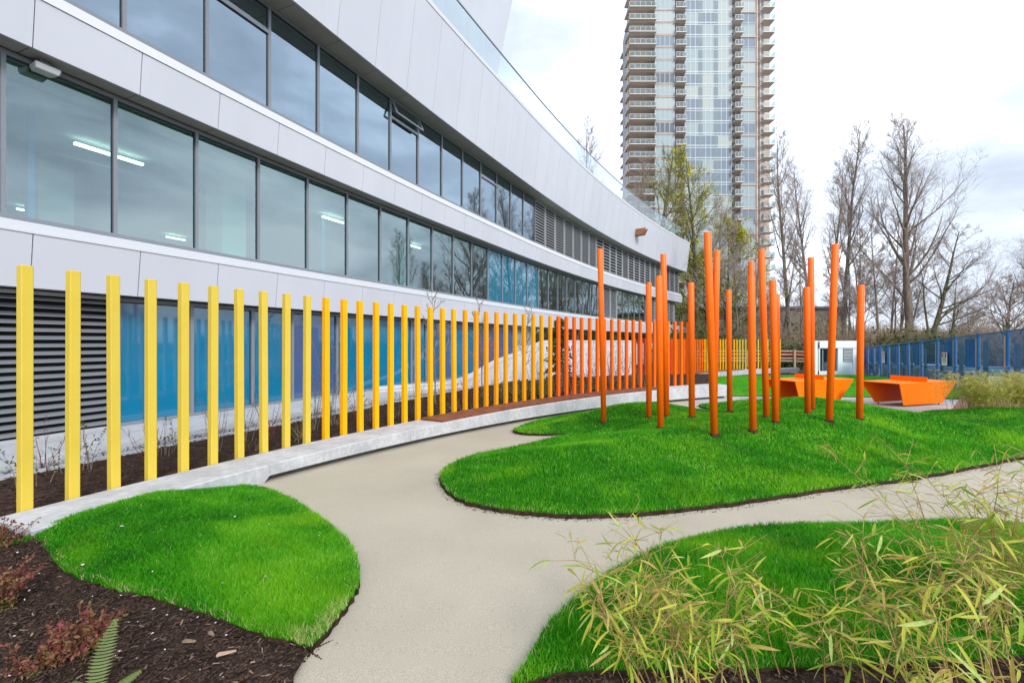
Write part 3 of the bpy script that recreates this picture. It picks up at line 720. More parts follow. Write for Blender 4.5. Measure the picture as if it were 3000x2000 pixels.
lab = {'grass_left': 'short green grass covering the leaf-shaped lawn beside the bench end', 'grass_mound': 'short green grass covering the mound with the orange poles', 'grass_right': 'short green grass covering the front lawn under the bamboo', 'grass_back': 'short green grass beside the right-hand orange table', 'grass_far': 'short green grass on the far lawn before the second bench'}
for nm, poly, zf, df, mx_, hm in (('grass_left', left_poly, zleft, lambda x, y: np.clip((4.2/np.maximum(y, 1.5))**1.2, .3, 1), 130000, .95), ('grass_right', right_poly, zright, lambda x, y: np.clip((3.2/np.maximum(y, 1.5))**1.3, .3, 1), 150000, 1.0),
                          ('grass_mound', mound_poly, zmound, lambda x, y: np.clip((5.2/np.maximum(y, 1.5))**1.7, .12, 1), 230000, 1.0), ('grass_back', back_poly, zback, lambda x, y: .8+0*x, 42000, 1.0), ('grass_far', far_poly, zfar, lambda x, y: .8+0*x, 60000, .9)):
    tag(grass(nm, poly, zf, df, None, mx_, hmul=hm, simple=nm in ('grass_back', 'grass_far')), lab[nm], 'grass', kind='stuff')

# mulch beds in the foreground
lb_poly = [(-6.3, .4), (-.2, .4), g(860, 2000), g(905, 1915), g(893, 1905), g(765, 1865), g(612, 1808), g(446, 1757), g(306, 1725), g(179, 1675), g(115, 1600), g(70, 1545), (-5.3, 4.5), (-6.3, 4.0)]
def zlb(x, y): return zg(x, y)+.12*np.exp(-((x+4.6)**2+(y-4.1)**2)/1.4)+.018+.018*np.sin(x*5.1+y*2)*np.sin(y*4.3-x)
tag(sheet('mulch_bed_left', lb_poly, zlb, M_mulch, .2), kind='structure')
rb_poly = [(-.05, .4), (6.2, .4), (6.2, 3.2), g(3000, 1925), g(2700, 1950), g(2300, 1965), g(1900, 1975), g(1650, 1982), g(1520, 2005), (.0, 1.6)]
def zrb(x, y): return zg(x, y)+.02+.015*np.sin(x*6+y*2)*np.sin(y*4.3-x)
tag(sheet('mulch_bed_right', rb_poly, zrb, M_mulch, .2), kind='structure')
def scatter_bits(name, poly, zf, n, ln, wd, m, seed, flat=.35):
    r = np.random.default_rng(seed); poly = np.asarray(poly, float); lo = poly.min(0); hi = poly.max(0)
    P = lo+(hi-lo)*r.random((n*3, 2)); P = P[inside(P, poly)][:n]; n = len(P)
    Z = zf(P[:, 0], P[:, 1])+.006+.01*r.random(n)
    az = r.random(n)*6.283; L = ln*(.4+r.random(n)); W = wd*(.5+r.random(n)); ti = r.uniform(-flat, flat, n)
    u = np.c_[np.cos(az)*np.cos(ti), np.sin(az)*np.cos(ti), np.sin(ti)]*(L/2)[:, None]; t2 = r.uniform(-flat, flat, n)
    v = np.c_[-np.sin(az)*np.cos(t2), np.cos(az)*np.cos(t2), np.sin(t2)]*(W/2)[:, None]; hh = np.array([0, 0, 1])*(wd*.35)
    B = np.c_[P, Z]; Vv = np.stack([B-u-v, B+u-v*.7, B+u*.9+v, B-u*.8+v, B+hh], 1).reshape(-1, 3); i0 = (np.arange(n)*5)[:, None]
    T = np.concatenate([i0+np.array([[0, 1, 4]]), i0+np.array([[1, 2, 4]]), i0+np.array([[2, 3, 4]]), i0+np.array([[3, 0, 4]])])
    o = link(name, npmesh(name, Vv, T, m)); o['kind'] = 'stuff'; return o
M_chip = mat('bark_chip', (.10, .062, .045), .9, .1, var=(.035, .022, .017), vscale=20)
M_chipl = mat('pale_chip', (.30, .22, .16), .85, .1, var=(.16, .11, .08), vscale=20)
M_petal = mat('petal', (.70, .62, .66), .7)
M_bladed = mat('dry_clipping', (.14, .13, .05), .8)
tag(scatter_bits('bark_mulch', lb_poly, zlb, 42000, .024, .008, M_chip, 1), 'dark bark mulch spread over the bed in the lower left corner', 'mulch')
tag(scatter_bits('pale_mulch_chips', lb_poly, zlb, 1100, .04, .008, M_chipl, 2), 'pale slivers of wood lying in the lower left mulch', 'mulch')
tag(scatter_bits('fallen_petals', lb_poly, zlb, 300, .016, .012, M_petal, 3), 'tiny white petals dropped on the lower left mulch', 'petals')
tag(scatter_bits('bark_mulch', rb_poly, zrb, 9000, .035, .012, M_chip, 4), 'dark bark mulch under the front bamboo', 'mulch')
tag(scatter_bits('bark_mulch', bed_poly, zbed, 26000, .05, .02, M_chip, 5), 'brown bark mulch in the bed behind the square posts', 'mulch')
tag(scatter_bits('grass_clippings', path_poly, lambda x, y: zg(x, y)-.004, 2600, .014, .0035, M_bladed, 6, .1), 'dry grass clippings strewn over the path', 'clippings')
tag(scatter_bits('fallen_petals', left_poly, lambda x, y: zleft(x, y)+.028, 9, .020, .014, M_petal, 7), 'a few white petals caught in the leaf-shaped lawn', 'petals')
def edge_crumbs(name, poly, n, seed, label):
    r = np.random.default_rng(seed); q = np.asarray(poly); i = r.integers(0, len(q), n); a = q[i]; b = q[(i+1) % len(q)]; t = r.random((n, 1)); P = a+(b-a)*t
    d = b-a; nn = np.c_[d[:, 1], -d[:, 0]]/np.maximum(np.hypot(*d.T), 1e-6)[:, None]; P = P+nn*(r.random((n, 1))**2*.09+.004); P = P[~inside(P, poly)]; n = len(P)
    sz = .003+.006*r.random(n)**2; B = np.c_[P, zg(P[:, 0], P[:, 1])+.001]; az = r.random(n)*6.28
    c, s_ = np.cos(az)*sz, np.sin(az)*sz; z0 = 0*c
    Vv = np.stack([B+np.c_[c, s_, z0], B+np.c_[-s_, c, z0], B+np.c_[-c, -s_, z0], B+np.c_[s_, -c, z0], B+np.c_[z0, z0, sz*.9]], 1).reshape(-1, 3); i0 = (np.arange(n)*5)[:, None]
    T = np.concatenate([i0+np.array([[j, (j+1) % 4, 4]]) for j in range(4)])
    tag(link(name, npmesh(name, Vv, T, M_soil)), label, 'soil', kind='stuff')
edge_crumbs('soil_crumbs', mound_poly, 5200, 31, 'soil crumbs spilt on the path along the mound edge')
edge_crumbs('soil_crumbs', left_poly, 2600, 32, 'soil crumbs spilt on the path along the leaf-shaped lawn')
edge_crumbs('soil_crumbs', right_poly, 2600, 33, 'soil crumbs spilt on the path along the front lawn')
for k, (px, py, L, rz, lb_) in enumerate(((663, 1920, .095, .5, 'long pale splinter of wood lying in the mulch near the lawn tip'), (620, 1863, .05, -.6, 'short grey stick lying in the mulch just under the lawn edge'), (555, 1885, .07, .05, 'thin brown stick lying flat in the mulch left of the splinter'))):
    mb = MB(); mb.hexa([(-L/2, -.012, 0), (L/2, -.006, .002), (L/2, .008, .002), (-L/2*.8, .012, 0), (-L/2, -.009, .012), (L/2, -.004, .008), (L/2, .006, .008), (-L/2*.8, .009, .013)])
    o = mb.build('wood_chip', M_rwood if k == 0 else M_chipl); p = hit(px, py, zlb); o.location = p+Vector((0, 0, .012)); o.rotation_euler = (0, .06, rz); tag(o, lb_, 'wood chip')

# ------------------------------------------------------------------ orange poles on the mound
poles = [('A', 1758, 729.5, 1768.8, 1238.4), ('B', 1900.4, 829, 1901.3, 1225), ('C', 1930, 809, 1935.3, 1256), ('D', 1943.3, 745, 1952.7, 1220.5), ('E', 2024.6, 827.7, 2026.8, 1224), ('F', 2072.3, 681, 2092.9, 1277),
         ('G', 2100.4, 734, 2092, 1222), ('H', 2134.4, 849, 2138, 1207), ('I', 2200.9, 811, 2205.8, 1265), ('J', 2200.4, 766, 2204, 1214), ('K', 2230.8, 731, 2245.5, 1224), ('L', 2263.8, 821, 2272.3, 1239), ('M', 2275.9, 862.5, 2277, 1206), ('N', 2363.4, 841, 2366.5, 1213.8), ('O', 2375.9, 754.5, 2379, 1202), ('P', 2447.3, 716, 2428.8, 1235.5), ('Q', 2522.3, 834.8, 2518, 1230.5)]
pl = {'A': 'lone orange pole standing nearest the bench at the left end', 'B': 'orange pole second from the left of the mound group', 'C': 'shorter front pole of the crossing pair near the bench end', 'D': 'taller rear pole of the crossing pair near the bench end', 'E': 'orange pole standing alone left of the tallest pole', 'F': 'tallest orange pole, leaning left at the front of the mound', 'G': 'orange pole hidden behind the tallest pole, leaning right', 'H': 'short orange pole standing at the back beside the path tip', 'I': 'front orange pole hiding a thinner-looking one directly behind', 'J': 'orange pole whose top alone rises above the pole before it', 'K': 'tall orange pole leaning left in the middle of the group', 'L': 'orange pole in front of the left table', 'M': 'sliver of orange pole behind the one before the left table', 'N': 'shorter front pole of the pair left of the white shed', 'O': 'taller rear pole of the pair left of the white shed', 'P': 'tall orange pole leaning right in front of the white shed', 'Q': 'rightmost orange pole, beside the right table'}
rr = random.Random(4)
for nm, tx, ty, bx, by in poles:
    b = hit(bx, by, zmound1); r = .0575
    top = at(tx, ty, b.y+rr.uniform(-.06, .06)); d = (top-b).normalized()
    mb = MB(); H = (top-b).length; n = 24
    mb.tube([(0, 0, -.2), (0, 0, H-.004), (0, 0, H)], [r, r, r*.965], n)
    o = mb.build('orange_pole', M_pole, smooth=False); me = o.data
    me.polygons.foreach_set('use_smooth', [len(p.vertices) == 4 for p in me.polygons])
    o.location = b; o.rotation_euler = d.to_track_quat('Z', 'Y').to_euler()
    tag(o, pl[nm], 'pole', 'leaning orange poles on the mound')
    mb = MB(); ri = [r*1.02+rr.uniform(0, .004) for _ in range(14)]; ro = [r+rr.uniform(.02, .055) for _ in range(14)]
    for q in range(14):
        a0, a1 = q*math.tau/14, (q+1) % 14*math.tau/14; q1 = (q+1) % 14
        mb.quad((ri[q]*math.cos(a0), ri[q]*math.sin(a0), .045), (ri[q1]*math.cos(a1), ri[q1]*math.sin(a1), .045), (ro[q1]*math.cos(a1), ro[q1]*math.sin(a1), .0), (ro[q]*math.cos(a0), ro[q]*math.sin(a0), .0))
    mb.build('soil_collar', M_soil, o)

# ------------------------------------------------------------------ tables
def table(Nn, L, label, ht=.66):
    Nn = Vector(Nn); Rr = Vector(L[0]); Ll = Vector(L[1])
    u = (Rr-Nn).normalized(); W = 2.82; v = Vector((-u.y, u.x, 0)); D = 1.16; zb = float(zg(Nn.x, Nn.y+.6))+.006
    T = empty('table_tennis_table', (Nn.x, Nn.y, zb), math.atan2(u.y, u.x)); tag(T, label, 'table', 'orange steel table tennis tables')
    zt = Nn.z-zb; a, bb = .45, .16
    mb = MB(); mb.box(0, W, 0, D, zt-.02, zt); mb.build('table_top', M_table, T, bevel=.004)
    for sd in (0, 1):
        y0, y1 = (0, bb) if sd == 0 else (D, D-bb); th = .018 if sd == 0 else -.018
        f = .05; mb = MB(); mb.hexa([(a, y1, f), (W-a, y1, f), (W-a, y1+th, f), (a, y1+th, f), (0.0, y0, zt-.021), (W, y0, zt-.021), (W, y0+th, zt-.021), (0, y0+th, zt-.021)]); mb.build('side_panel', M_table, T)
        for x in (a+.12, W-a-.12):
            mb = MB(); mb.tube([(x, y1+th*2, 0), (x, y1+th*2, .055)], .02, 8); mb.build('foot', M_ink, T)
    mb = MB(); mb.hexa([(W/2-.012, .05, zt+.002), (W/2+.012, .05, zt+.002), (W/2+.012, D-.05, zt+.002), (W/2-.012, D-.05, zt+.002), (W/2-.012, .05, zt+.155), (W/2+.012, .05, zt+.155), (W/2+.012, D-.05, zt+.155), (W/2-.012, D-.05, zt+.155)]); mb.build('net', M_table, T)
    return T
HT = 1.30
def tp(px, py): Y = F*HT/(py-1000); return ((px-1500)/F*Y, Y, EYE-HT)
table(tp(2636, 1123.5), (tp(2805.6, 1115.8), tp(2528.8, 1114.5)), 'orange steel table tennis table nearest the blue fence')
table(tp(2329.7, 1116.5), (tp(2498, 1109.5), tp(2251, 1108.8)), 'orange steel table tennis table partly hidden behind the orange poles')

# ------------------------------------------------------------------ far curved row of posts with its bench
fpts = [((1861-1500)/F*26, 26.0), (9.0, 28.0), (11.3, 30.6), (14.2, 33.4), (18.0, 36.0), (22.5, 38.0)]
def catmull(pts, n):
    pts = [np.array(p, float) for p in pts]; pts = [2*pts[0]-pts[1]]+pts+[2*pts[-1]-pts[-2]]; out = []
    for i in range(1, len(pts)-2):
        p0, p1, p2, p3 = pts[i-1:i+3]
        for k in range(n):
            t = k/n; out.append(.5*((2*p1)+(-p0+p2)*t+(2*p0-5*p1+4*p2-p3)*t*t+(-p0+3*p1-3*p2+p3)*t**3))
    out.append(pts[-2]); return np.array(out)
fc = catmull(fpts, 60); seg = np.hypot(*np.diff(fc, axis=0).T); cum = np.r_[0, np.cumsum(seg)]; FL = cum[-1]
def far_at(s, off=0.0):
    x = np.interp(s, cum, fc[:, 0]); y = np.interp(s, cum, fc[:, 1]); x2 = np.interp(s+.05, cum, fc[:, 0]); y2 = np.interp(s+.05, cum, fc[:, 1])
    if s+.05 > FL: x2, y2 = 2*x-np.interp(s-.05, cum, fc[:, 0]), 2*y-np.interp(s-.05, cum, fc[:, 1])
    t = np.array([x2-x, y2-y]); t /= np.hypot(*t); n_ = np.array([t[1], -t[0]]); return x+n_[0]*off, y+n_[1]*off, math.atan2(t[1], t[0])
frun = [('dark red', RED, .0, .07), ('red-orange', ORR, .07, .24), ('orange', ORA, .24, .50), ('amber', AMB, .50, .74), ('yellow', YEL, .74, 1.01)]
cnt = {}; s = 0
fm = {c: post_mesh('post', m, 2.40) for c, m, a, b in frun}
while s <= FL+.01:
    t = s/FL
    c = next(c for c, m, a, b in frun if a <= t < b); cnt[c] = cnt.get(c, 0)+1
    x, y, an = far_at(s); o = link('fence_post', fm[c], None, (x, y, -.57), (0, 0, an+math.pi/2))
    tag(o, f'{ORD[cnt[c]-1]} {c} square post from the left in the far row', 'post', 'square posts of the far curved row'); s += .364
FB = empty('concrete_bench', (far_at(9)[0], far_at(9)[1], -.9)); tag(FB, 'far curved concrete bench in front of the distant yellow posts', 'bench')
def fsweep(mb, s0, s1, prof, n=24):
    ss = np.linspace(s0, s1, n+1); R_ = [[Vector((*far_at(q, d)[:2], z)) for d, z in prof] for q in ss]; m = len(prof)
    for A, B in zip(R_[:-1], R_[1:]):
        for k in range(m): mb.quad(A[k], A[(k+1) % m], B[(k+1) % m], B[k])
    mb.poly(R_[0]); mb.poly(R_[-1][::-1])
def fb(mb, nm, m):
    o = mb.build(nm, m, None); o.parent = FB; o.matrix_parent_inverse = Matrix.Translation(-FB.location)
for a, b in ((0, 4.5), (4.5, 9), (9, 13.5), (13.5, FL+1.1)):
    mb = MB(); fsweep(mb, a+.01, min(b, FL)-.01, [(.06, -.9), (.06, -.54), (.75, -.54), (.75, -.9)], 8); fb(mb, 'concrete_segment', M_conc)
mb = MB(); x, y, an = far_at(FL-.01, .06); x2, y2, _ = far_at(FL-.01, .75); t = Vector((math.cos(an), math.sin(an), 0))
A = Vector((x, y, -.95)); B = Vector((x2, y2, -.95)); mb.hexa([B, B+t*.95, A+t*.95, A, B+Vector((0, 0, .41)), B+t*1.25+Vector((0, 0, .41)), A+t*1.25+Vector((0, 0, .41)), A+Vector((0, 0, .41))]); fb(mb, 'bench_end', M_conc)
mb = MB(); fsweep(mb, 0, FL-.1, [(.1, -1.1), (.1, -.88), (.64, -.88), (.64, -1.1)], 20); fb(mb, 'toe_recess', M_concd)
for k in range(10):
    a = 5+k*.95
    for j in range(3):
        mb = MB(); fsweep(mb, a+.01, a+.93, [(.12+j*.2, -.536), (.12+j*.2, -.495), (.30+j*.2, -.495), (.30+j*.2, -.536)], 2); fb(mb, 'seat_board', M_wood)

# ------------------------------------------------------------------ white shed
SH = empty('service_shed', at(2450, 1100, 33.8)); tag(SH, 'small white service shed with a glazed opening and louvred door', 'shed')
def shp(px, py, dy=0.0): v = at(px, py, 33.8+dy)-SH.location; return v
def sbox(x0, x1, y0, y1, d0, d1, nm, m):
    a = shp(x0, y1); b = shp(x1, y0); mb = MB(); mb.box(a.x, b.x, d0, d1, a.z, b.z); return mb.build(nm, m, SH)
mb = MB(); a = shp(2386, 1102); b = shp(2399.5, 998); a2 = shp(2391, 1102, 2.4); b2 = shp(2404, 998, 2.4)
mb.hexa([(a.x, .1, a.z), (b.x, .1, a.z), (b2.x, 2.5, a.z), (a2.x, 2.5, a.z), (a.x, .1, b.z), (b.x, .1, b.z), (b2.x, 2.5, b.z), (a2.x, 2.5, b.z)]); mb.build('wall', M_shed, SH)
mb = MB(); a = shp(2400, 1019.2); b = shp(2512, 998); a2 = shp(2406, 1019, 2.4)
mb.hexa([(a.x, -.05, a.z), (b.x, -.05, a.z), (b.x+1, 2.5, a.z), (a2.x, 2.5, a.z), (a.x, -.05, b.z), (b.x, -.05, b.z), (b.x+1, 2.5, b.z), (a2.x, 2.5, b.z)]); mb.build('fascia', M_shed, SH)
sbox(2400, 2402.8, 1019.6, 1102, .02, .3, 'wall', M_shed); sbox(2455, 2469, 1019.6, 1102, .0, .3, 'wall', M_shed); sbox(2499, 2512, 1019.6, 1102, .0, 3.0, 'wall', M_shed)
sbox(2400, 2455, 1087, 1102, .0, .4, 'plinth', M_shed)
mb = MB(); a = shp(2394, 1102, 2.2); b = shp(2512, 998); mb.box(a.x, b.x+.9, 2.2, 2.45, a.z, b.z-.05); mb.build('wall', M_shed, SH)
mb = MB(); a = shp(2403, 1087); b = shp(2455, 1019.6); mb.quad((a.x, .22, a.z), (b.x, .22, a.z), (b.x, .22, b.z), (a.x, .22, b.z)); mb.build('pane', glassmat('shed_glass', (.5, .55, .5, 1), .25), SH)
mb = MB()
for x in (a.x+.03, a.x+.26, b.x-.03): mb.box(x-.035, x+.035, .10, .2, a.z, b.z)
mb.box(a.x, b.x, .10, .2, b.z-.07, b.z); mb.build('window_frame', M_frame, SH)
D_ = empty('door', (0, 0, 0)); D_.parent = SH
mb = MB(); a = shp(2470, 1099); b = shp(2498.5, 1019.6); mb.box(a.x, b.x, .06, .12, a.z, b.z); dr = mb.build('door_leaf', M_shed, D_)
la = shp(2471.5, 1059.5); lb2 = shp(2498, 1020.5); mb = MB(); mb.box(la.x, lb2.x, .045, .055, la.z, lb2.z); mb.build('louvre_backing', M_dark, D_)
for k in range(9):
    z = la.z+(lb2.z-la.z)*(k+.2)/9; mb = MB(); mb.hexa([(la.x, 0.0, z), (lb2.x, 0.0, z), (lb2.x, .045, z+.04), (la.x, .045, z+.04), (la.x, 0.0, z+.035), (lb2.x, 0.0, z+.035), (lb2.x, .045, z+.075), (la.x, .045, z+.075)]); mb.build('slat', M_louv, D_)
# slab with a dark hatch left of the shed
mb = MB(); p = at(2330, 1092, 31); mb.box(p.x-1.0, p.x+2.3, p.y, p.y+1.4, -1.0, -.72)
tag(mb.build('utility_slab', M_concd), 'low dark utility slab between the far bench and the shed', 'slab')

# ------------------------------------------------------------------ blue construction fence
fx = [2520, 2542, 2560, 2580, 2603, 2631.5, 2661, 2699.5, 2746, 2798, 2866, 2952, 3070]
A0 = np.array([27.9, 36.3]); A1 = np.array([18.14, 17.7]); dv = A1-A0
BF = empty('construction_fence', (22, 26, -.8)); tag(BF, 'tall blue steel construction fence with translucent blue netting', 'fence')
def bfp(o, par=BF):
    o.parent = par
    o.matrix_parent_inverse = Matrix.Translation(-BF.location) if par is BF else Matrix.Identity(4); return o
fpos = []
for x in fx:
    k = (x-1500)/F; t = (k*A0[1]-A0[0])/(dv[0]-k*dv[1]); fpos.append((A0+dv*t, t))
def ft(t): return 1.165+.77*t
def fbz(t): return -1.25+.78*t
for (p, t) in fpos:
    mb = MB(); mb.box(p[0]-.035, p[0]+.035, p[1]-.035, p[1]+.035, fbz(t)-.2, ft(t)+.05); bfp(mb.build('fence_post', M_bluef))
r2 = random.Random(8)
dirp = Vector((dv[0], dv[1], 0)).normalized(); nor = Vector((-dirp.y, dirp.x, 0))
if nor.x < 0: nor = -nor
for (p, t), (q, u) in zip(fpos[:-1], fpos[1:]):
    a = Vector((p[0], p[1], 0)); b = Vector((q[0], q[1], 0))
    mb = MB()
    for fz in (1.0, .47, .03):
        za = fbz(t)+(ft(t)-fbz(t))*fz; zb_ = fbz(u)+(ft(u)-fbz(u))*fz; mb.bar(a+Vector((0, 0, za)), b+Vector((0, 0, zb_)), .045)
    bfp(mb.build('rail', M_bluef))
    mb = MB(); e1 = nor*.012
    mb.quad(a+e1+Vector((0, 0, fbz(t)+.02)), b+e1+Vector((0, 0, fbz(u)+.02)), b+e1+Vector((0, 0, ft(u)-.02)), a+e1+Vector((0, 0, ft(t)-.02))); bfp(mb.build('net_panel', M_mesh))
    # timber board and tarp behind the net
    L = (b-a); f0 = .10+r2.uniform(0, .05); f1 = f0+.20; mb = MB(); e2 = nor*.04; h = .9+r2.uniform(-.1, .06)
    mb.quad(a+L*f0+e2+Vector((0, 0, fbz(t)+.2)), a+L*f1+e2+Vector((0, 0, fbz(t)+.2)), a+L*f1+e2+Vector((0, 0, fbz(t)+2.4*h)), a+L*f0+e2+Vector((0, 0, fbz(t)+2.4*h))); bfp(mb.build('timber_board', M_ply))
    mb = MB(); mb.bar(a+L*.93+e2+Vector((0, 0, fbz(u))), a+L*.93+e2+Vector((0, 0, fbz(u)+2.25)), .10); bfp(mb.build('timber_stud', M_rwood))
    if r2.random() < .8:
        mb = MB(); e3 = nor*.07; c0, c1 = f1+.02, .90; z0, z1 = fbz(t)+1.18, fbz(t)+2.32
        n = 6
        for k in range(n):
            x0, x1 = c0+(c1-c0)*k/n, c0+(c1-c0)*(k+1)/n; w0_, w1_ = nor*(.012*math.sin(k*2.1)), nor*(.012*math.sin((k+1)*2.1))
            mb.quad(a+L*x0+e3+w0_+Vector((0, 0, z0)), a+L*x1+e3+w1_+Vector((0, 0, z0)), a+L*x1+e3+w1_+Vector((0, 0, z1)), a+L*x0+e3+w0_+Vector((0, 0, z1)))
        bfp(mb.build('tarpaulin', M_tarp))
q0, q1 = A0+dv*-.05, A0+dv*1.5
mb = MB(); mb.quad((q0[0]+.3, q0[1], float(zg(0, q0[1]))+.0), (q1[0]+.3, q1[1], float(zg(0, q1[1]))+.0), (q1[0]+30, q1[1]-4, float(zg(0, q1[1]-4))+.0), (q0[0]+14, q0[1]-8, float(zg(0, q0[1]-8))+.0))
tag(mb.build('site_gravel', mat('site_gravel', (.48, .48, .50), .9, .1, var=(.32, .31, .30), vscale=.8, var2=.8, v2scale=8)), kind='structure')
# pipe, concrete blocks and red barriers on the site beyond
PI_ = MB(); PI_.tube([Vector((A0[0]+1.2, A0[1]+.6, -.12)), Vector((A1[0]+1.3-dv[0]*-.0, A1[1]-.6, .50)), Vector((A1[0]-2.2, A1[1]-9, .8))], .16, 10)
tag(PI_.build('site_pipe', M_pipe, smooth=True), 'long pale pipe running behind the blue fence', 'pipe')
for k in range(7):
    t = .12+k*.13; p = A0+dv*t; mb = MB(); mb.box(-.3, .3, -.3, .3, -.9, 0); o = mb.build('pipe_block', M_rwood, bevel=.02); o.location = (p[0]+1.2, p[1]+.5, -.25+.62*t); tag(o, f'{ORD[k]} pale block under the pipe behind the fence, counted from the far end', 'block', 'blocks under the site pipe')
for k in range(5):
    t = .30+k*.15; p = A0+dv*t; mb = MB(); mb.hexa([(-1, -.3, 0), (1, -.3, 0), (1, .3, 0), (-1, .3, 0), (-1, -.1, .8), (1, -.1, .8), (1, .1, .8), (-1, .1, .8)]); o = mb.build('site_barrier', M_signr if k % 2 else M_sign); o.location = (p[0]+1.9, p[1]+1.0, -1.05+.6*t); o.rotation_euler = (0, 0, math.atan2(dv[1], dv[0])); tag(o, f"{ORD[k]} {'red' if k % 2 else 'white'} barrier behind the blue fence, counted from the far end", 'barrier', 'barriers on the building site')
def sign(px, py0, py1, w, label, red):
    k = (px-1500)/F; t = (k*A0[1]-A0[0])/(dv[0]-k*dv[1]); p = A0+dv*t; zt = EYE-(py0-1000)/F*p[1]; zb_ = EYE-(py1-1000)/F*p[1]
    S = empty('site_sign', (p[0]-nor.x*.06, p[1]-nor.y*.06, zb_), math.atan2(-dv[1], -dv[0])+math.pi); tag(S, label, 'sign', 'signs on the blue fence')
    H = zt-zb_; sg = -1
    mb = MB(); mb.box(-w/2, w/2, -.008, .008, 0, H); mb.build('board', M_sign, S)
    for nm, y in (('f', .0115), ('b', -.0115)):
        mb = MB(); mb.box(-w*.42, w*.42, y-.002, y+.002, H*.60, H*.95); mb.build('red_panel', M_signr, S)
        mb = MB(); mb.box(-w*.10, w*.10, y*1.3-.002, y*1.3+.002, H*.66, H*.90); mb.build('pictogram', M_sign, S)
        for j, (z, ww) in enumerate(((.47, .5), (.36, .8), (.2, .6))):
            mb = MB(); mb.box(-w*ww/2, w*ww/2, y-.002, y+.002, H*z, H*(z+.05)); mb.build('text_line', M_ink, S)
sign(2772, 1032, 1070, .62, 'white notice with a dark red panel on the nearer part of the blue fence', True)
sign(2592, 1029, 1062, .55, 'white notice with a small red panel on the far part of the blue fence', True)

# rail fence with red netting behind
RF = empty('rail_fence', at(2330, 1060, 42)); tag(RF, 'raw timber rail fence with red barrier netting beyond the yellow posts', 'fence')
def rfp(px, py, Y): return at(px, py, Y)-RF.location
ends = [(1990, 1028, 44), (2090, 1028, 43.5), (2190, 1027, 43), (2328, 1028, 42), (2385, 1031, 41), (2520, 1040, 39)]
for a, b in zip(ends[:-1], ends[1:]):
    for dy in (0, 10, 21, 30 if False else 29):
        mb = MB(); mb.bar(rfp(a[0], a[1]+dy, a[2]), rfp(b[0], b[1]+dy, b[2]), .09, .12); mb.build('rail', M_rwood, RF)
    mb = MB(); p, q = rfp(a[0], a[1], a[2]+.2), rfp(b[0], b[1], b[2]+.2); dz = Vector((0, 0, -.65)); mb.quad(p, q, q+dz, p+dz); mb.build('barrier_net', M_net, RF)
for e_ in ends:
    mb = MB(); p = rfp(e_[0], e_[1]-3, e_[2]-.1); mb.box(p.x-.07, p.x+.07, p.y-.07, p.y+.07, p.z-1.6, p.z); mb.build('fence_post', M_rwood, RF)
# parkade behind the trees
PK = empty('parkade', at(2230, 1000, 66)); tag(PK, 'low tan sided building half hidden behind the bare trees', 'building')
PK_ = lambda px, py, Y=66: at(px, py, Y)-PK.location
a, b = PK_(2060, 1030), PK_(2480, 905)
mb = MB(); mb.box(a.x, b.x, 0, 12, a.z-1, b.z); mb.build('wall', M_parkw, PK)
n = 16
for k in range(n):
    z = a.z+(b.z-a.z)*k/n; mb = MB(); mb.box(a.x, b.x, -.05, -.01, z, z+(b.z-a.z)/n*.82); mb.build('siding_board', M_parkw, PK)
mb = MB(); mb.box(a.x-.3, b.x+.3, -.4, 12.3, b.z, b.z+.35); mb.build('roof_edge', M_concd, PK)
for px in (2115, 2160, 2200):
    mb = MB(); p, q = PK_(px-10, 965), PK_(px+10, 938)
    mb.box(p.x, q.x, -.14, -.06, q.z-.12, q.z); mb.box(p.x, p.x+.12, -.14, -.06, p.z, q.z-.12); mb.box(q.x-.12, q.x, -.14, -.06, p.z, q.z-.12); mb.build('window_frame', M_tframe, PK)
mb = MB(); mb.tube([at(2503, 1010, 45), at(2503, 920, 45)], .06, 8); tag(mb.build('steel_mast', M_metal, smooth=True), 'thin pale mast rising behind the white shed', 'mast')

# ------------------------------------------------------------------ residential tower
TY = 108.0; TK = TY/F
TO = empty('apartment_tower', at(2040, 1000, TY)); tag(TO, 'tall tan apartment tower with stacked balconies and a glazed centre bay', 'building')
def tx(px, dep=0): return (px-1500)*(TY+dep)/F-TO.location.x
FH = 2.93; zb0 = -2.0
mb = MB()
for x0, x1, d0 in ((1843, 1912, 2.2), (1978, 2006, 2.6), (2008, 2146, 1.0), (2147, 2176, 2.6), (2172, 2222, .9), (2222, 2262, 2.6)):
    mb.box(tx(max(x0, 1862)), tx(x1), d0, 8, -4, FH*36)
mb.box(tx(1848, 22), tx(2255, 4), 4, 22, -4, FH*36)
mb.build('core_wall', M_conct, TO)
mb = MB(); mb.hexa([(tx(1824, 12), 12, -4), (tx(1842), .6, -4), (tx(1856, 16), 16, -4), (tx(1832, 20), 20, -4), (tx(1824, 12), 12, 74), (tx(1842), .6, 74), (tx(1856, 16), 16, 74), (tx(1832, 20), 20, 74)]); mb.build('side_wing', M_conct, TO)
tr_ = random.Random(21)
def grid_window(w, h, cols, rows, name, pm, frame_t=.09):
    f = MB()
    for i in range(cols+1): x = w*i/cols; f.box(x-frame_t/2, x+frame_t/2, -.06, .03, 0, h)
    for z in rows: f.box(.05, w-.05, -.05, .02, z-frame_t/2, z+frame_t/2)
    return f.mesh(name, M_tframe)
def pane_mesh(w, h, m, z0=0.0):
    p = MB(); p.quad((0, 0, z0), (w, 0, z0), (w, 0, h), (0, 0, h)); return p.mesh('pane', m)
wl, wc, wr = tx(1975)-tx(1918), (tx(2146)-tx(2009))/3, tx(2216)-tx(2174)
